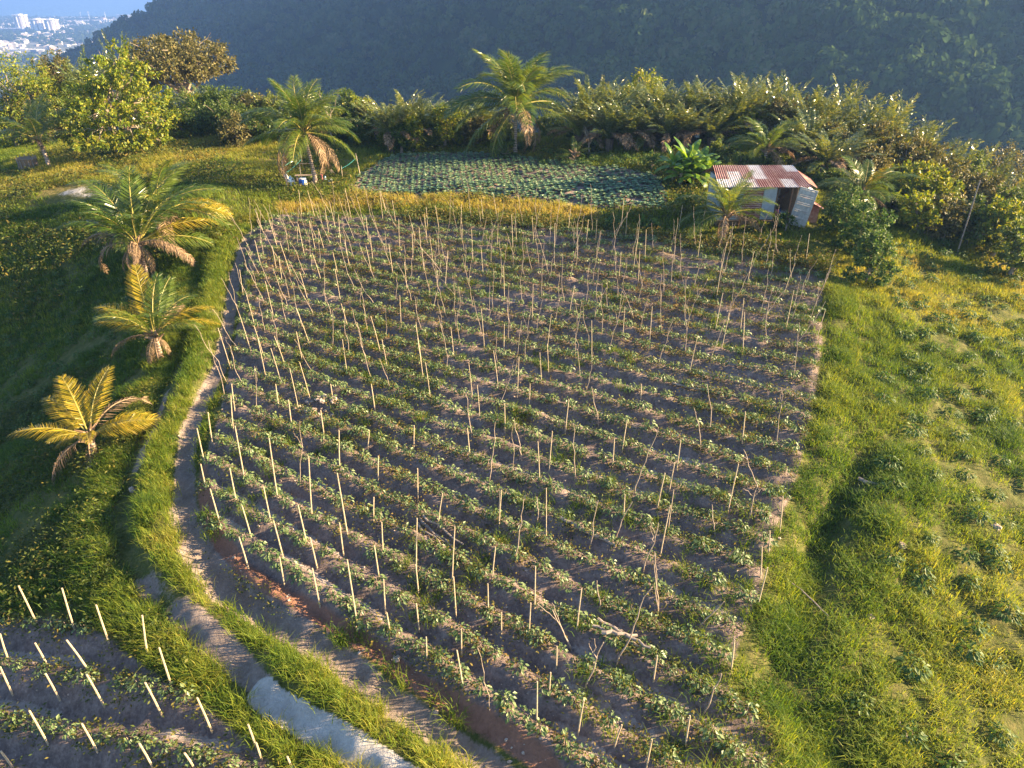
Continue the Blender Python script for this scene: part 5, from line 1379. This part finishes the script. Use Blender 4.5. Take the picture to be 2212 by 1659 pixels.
# open door leaf, hinged at the right, leaning outwards
dl = empty('door', (W - .05, -.05, .12)); dl.parent = hut; dl.rotation_euler = (math.radians(5), math.radians(9), math.radians(-28))
def db_(name, matl, fn): mb = MB(); fn(mb); return mb.build(name, matl, dl)
DW, DH = 1.02, 2.35
db_('door_frame', M['paintwood'], lambda mb: [box(mb, c_, s_) for c_, s_ in [((.05, 0, DH / 2), (.10, .05, DH)), ((DW - .05, 0, DH / 2), (.10, .05, DH))]])
for k in range(6):
    z0 = .05 + k * (DH - .1) / 5.0
    db_('door_rail', M['paintwood'], lambda mb: box(mb, (DW / 2, .0, min(z0, DH - .05)), (DW - .2, .045, .09)))
    if k < 5: db_('door_panel', M['paintwood'], lambda mb: box(mb, (DW / 2, .01, z0 + .22), (DW - .2, .02, .33)))
dl.location = (DX1 - .05, -.35, .05)
# lean-to at the right
ln_ = empty('lean_to', (0, 0, 0)); ln_.parent = hut
mb = MB(); sheet(mb, (W + .35, .9, 2.45), (W + .35, 2.2, 2.75), (W + 1.35, .7, 1.95), (W + 1.35, 2.0, 2.2), 8, .02); mb.build('roof_sheet', M['tin_red'], ln_)
mb = MB(); sheet(mb, (W + .42, .0, 2.2), (W + .42, .75, 2.35), (W + 1.0, -.1, 1.75), (W + 1.0, .6, 1.9), 6, .02); mb.build('roof_sheet', M['tin_pale'], ln_)
mb = MB(); sheet(mb, (W + .5, .0, 1.45), (W + .5, .9, 1.5), (W + 1.7, -.05, .85), (W + 1.7, .85, .9), 8, .02); mb.build('roof_sheet', M['tin_red'], ln_)
mb = MB(); box(mb, (W + .9, .6, .5), (1.1, 1.2, 1.0)); mb.build('wall', M['tin_red'], ln_)
# things inside the doorway
def world_hut(x, y, z): return (HX0 + x, HY + y, HZ + z)
t = empty('bucket', world_hut(DX0 + .78, .45, .16), 0, 'pale blue bucket in the shed doorway', 'bucket')
mb = MB(); tube(mb, [(0, 0, 0), (0, 0, .36)], [.14, .18], 14); mb.build('body', M['palebluep'], t)
mb = MB(); tube(mb, [(.18 * math.cos(q), .0, .36 + .14 * math.sin(q)) for q in np.linspace(0, math.pi, 9)], .008, 5); mb.build('handle', M['steel'], t)
mb = MB(); 
for q in range(3): tube(mb, [(0, 0, .08 + .18 * q), (0, 0, .24 + .18 * q)], [.20 - .02 * q, .17 - .02 * q], 8)
o = mb.build('sack', M['redcloth']); o.location = world_hut(DX0 + .28, .35, .12); tag(o, 'faded red and white sack standing in the shed doorway', 'sack')
mb = rock_mesh(77, .55, .8); o = mb.build('blue_bag', M['blueplastic'], smooth=True); o.location = world_hut(DX0 + .62, .85, .36); tag(o, 'dark blue bag behind the bucket in the shed', 'bag')

# ------------------------------------------------------------------ the resting place under the palm
def gp(u, v_):
    q = ground(u, v_)[0]; q[2] = gz(q[0], q[1]); return q
# white plastic chair
t = empty('plastic_chair', gp(629, 402), math.radians(-25), 'white plastic chair left of the blue barrel', 'chair')
mb = MB(); box(mb, (0, 0, .42), (.48, .46, .035)); mb.build('seat', M['whiteplastic'], t)
mb = MB(); hexa(mb, [(-.26, -.2, .42), (-.22, -.2, .42), (-.22, .2, .42), (-.26, .2, .42), (-.42, -.17, .92), (-.39, -.17, .92), (-.39, .17, .92), (-.42, .17, .92)]); mb.build('backrest', M['whiteplastic'], t)
for sx in (-.2, .2):
    for sy in (-.19, .19):
        mb = MB(); tube(mb, [(sx * 1.25, sy * 1.15, -.03), (sx, sy, .41)], .024, 6); mb.build('leg', M['whiteplastic'], t)
for sy in (-.23, .23):
    mb = MB(); tube(mb, [(-.30, sy, .64), (.12, sy, .62), (.18, sy, .42)], .02, 6); mb.build('armrest', M['whiteplastic'], t)
cp = np.array(t.location)
t = empty('water_jug', cp + np.array([.02, .0, .44]), 0, 'translucent pale jug standing on the white chair', 'jug')
mb = MB(); tube(mb, [(0, 0, 0), (0, 0, .26), (0, 0, .33), (0, 0, .36)], [.14, .14, .06, .045], 12); mb.build('body', M['palebluep'], t)
mb = MB(); tube(mb, [(0, 0, .365), (0, 0, .40)], .05, 8); mb.build('cap', M['whiteplastic'], t)
t = empty('barrel', gp(656, 404), 0, 'blue barrel with a white band and lid under the palm', 'barrel')
mb = MB(); tube(mb, [(0, 0, -.02), (0, 0, .10), (0, 0, .5), (0, 0, .62)], [.27, .31, .31, .27], 18); mb.build('body', M['blueplastic'], t, True)
mb = MB(); tube(mb, [(0, 0, .625), (0, 0, .67)], [.285, .27], 18); mb.build('lid', M['whiteplastic'], t)
mb = MB(); hexa(mb, [(.20, -.26, .02), (.33, -.06, .02), (.34, -.05, .02), (.21, -.27, .02), (.20, -.26, .58), (.33, -.06, .58), (.34, -.05, .58), (.21, -.27, .58)]); mb.build('label_band', M['whiteplastic'], t)
t = empty('plank_bench', gp(663, 391), math.radians(6), 'low plank bench behind the blue barrel', 'bench')
mb = MB(); box(mb, (0, 0, .40), (1.7, .30, .05)); mb.build('seat', M['wood'], t)
for sx in (-.7, .7):
    mb = MB(); box(mb, (sx, 0, .18), (.10, .24, .40)); mb.build('leg', M['wood'], t)
t = empty('post_frame', gp(663, 387), 0, 'wooden frame of two posts and a crossbar behind the bench', 'frame')
for sx in (-.42, .46):
    mb = MB(); tube(mb, [(sx, 0, -.1), (sx * 1.03, .03, 1.15)], .045, 6); mb.build('post', M['bamboo'], t)
mb = MB(); tube(mb, [(-.5, .0, 1.14), (.55, .03, 1.17)], .035, 6); mb.build('crossbar', M['wood'], t)
def post(u, v_, h, label, rad=.035, lean=0.0, m_='bamboo'):
    q = gp(u, v_); mb = MB(); tube(mb, [(0, 0, -.15), (lean * h * .5, 0, h * .5), (lean * h, 0, h)], rad, 6); o = mb.build('garden_post', M[m_]); o.location = q
    tag(o, label, 'post'); return q + np.array([lean * h, 0, h])
a1 = post(616, 385, 1.35, 'upright pole holding the rope behind the white chair', .035, -.05)
a2 = post(655, 366, 1.45, 'thin pole at the far end of the chair rope', .025, -.03)
a3 = post(779, 382, 1.75, 'leaning pole at the left corner of the cabbages', .035, -.12)
a4 = post(741, 393, 1.05, 'thin grey pole at the near end of the cabbage rope', .025, 0)
def rope(a_, b_, sag, label):
    q = np.linspace(0, 1, 9)[:, None]; P = a_ + (b_ - a_) * q - np.array([0, 0, 1]) * sag * 4 * q * (1 - q)
    mb = MB(); tube(mb, P - P[0], .014, 4); o = mb.build('rope', M['rope']); o.location = P[0]; tag(o, label, 'rope')
rope(a1 - [0, 0, .45], a2 - [0, 0, .25], .12, 'teal rope strung behind the white chair, the upper of two')
rope(a1 - [0, 0, 1.0], a2 - [0, 0, .85], .1, 'teal rope strung behind the white chair, the lower of two')
rope(a3 - [0, 0, .35], a4 - [0, 0, .2], .08, 'blue rope at the left corner of the cabbage patch')
q = gp(697, 398); mb = MB(); box(mb, (0, 0, .25), (.12, .10, .60), taper=.9); o = mb.build('red_peg', M['redcloth']); o.location = q; tag(o, 'short pinkish red stump post right of the palm trunk', 'post')
t = empty('plastic_bottle', gp(704, 396), 0, 'pale blue plastic bottle right of the red post', 'bottle')
mb = MB(); tube(mb, [(0, 0, -.02), (0, 0, .24), (0, 0, .32), (0, 0, .35)], [.11, .11, .05, .045], 10); mb.build('body', M['palebluep'], t)
mb = MB(); tube(mb, [(0, 0, .352), (0, 0, .39)], .05, 8); mb.build('cap', M['blueplastic'], t)
mb = rock_mesh(78, .34, 1.0); o = mb.build('plastic_bag', M['whiteplastic'], smooth=True); o.location = gp(716, 402) + [0, 0, .14]; tag(o, 'crumpled white bag on the grass right of the bottle', 'bag')
q = gp(722, 384); mb = MB(); box(mb, (0, 0, 0), (.18, .06, .75)); o = mb.build('leaning_board', M['wood']); o.location = q + [0, 0, .25]; o.rotation_euler = (0, math.radians(-38), .2); tag(o, 'pale board leaning in the grass right of the palm', 'board')
# stump at the far left
t = empty('tree_stump', gp(64, 366), 0, 'grey bark-stripped stump beside the far left palm', 'stump')
mb = MB(); r_ = np.random.default_rng(9)
tube(mb, [(0, 0, -.2), (0, 0, .4), (.05, 0, 1.0)], [.85, .72, .75], 14); mb.build('stump_body', M['palmdry'], t)
for q in range(14):
    a_ = q / 14 * TAU; mb = MB(); tube(mb, [(math.cos(a_) * .8, math.sin(a_) * .8, -.1), (math.cos(a_) * .74, math.sin(a_) * .74, .6), (math.cos(a_) * .82, math.sin(a_) * .82, 1.0 + .25 * r_.random())], [.07, .05, .03], 5); mb.build('bark_strip', M['bark'], t)
# tall thin post among the right trees
q = at_range(2092, 470, 50); z_ = gz(q[0], q[1]); mb = MB(); tube(mb, [(0, 0, -.2), (0, 0, q[2] - z_ + 2.2)], [.05, .035], 7); o = mb.build('utility_post', M['log']); o.location = (q[0], q[1], z_); tag(o, 'slim grey post standing among the trees at the right edge', 'post')
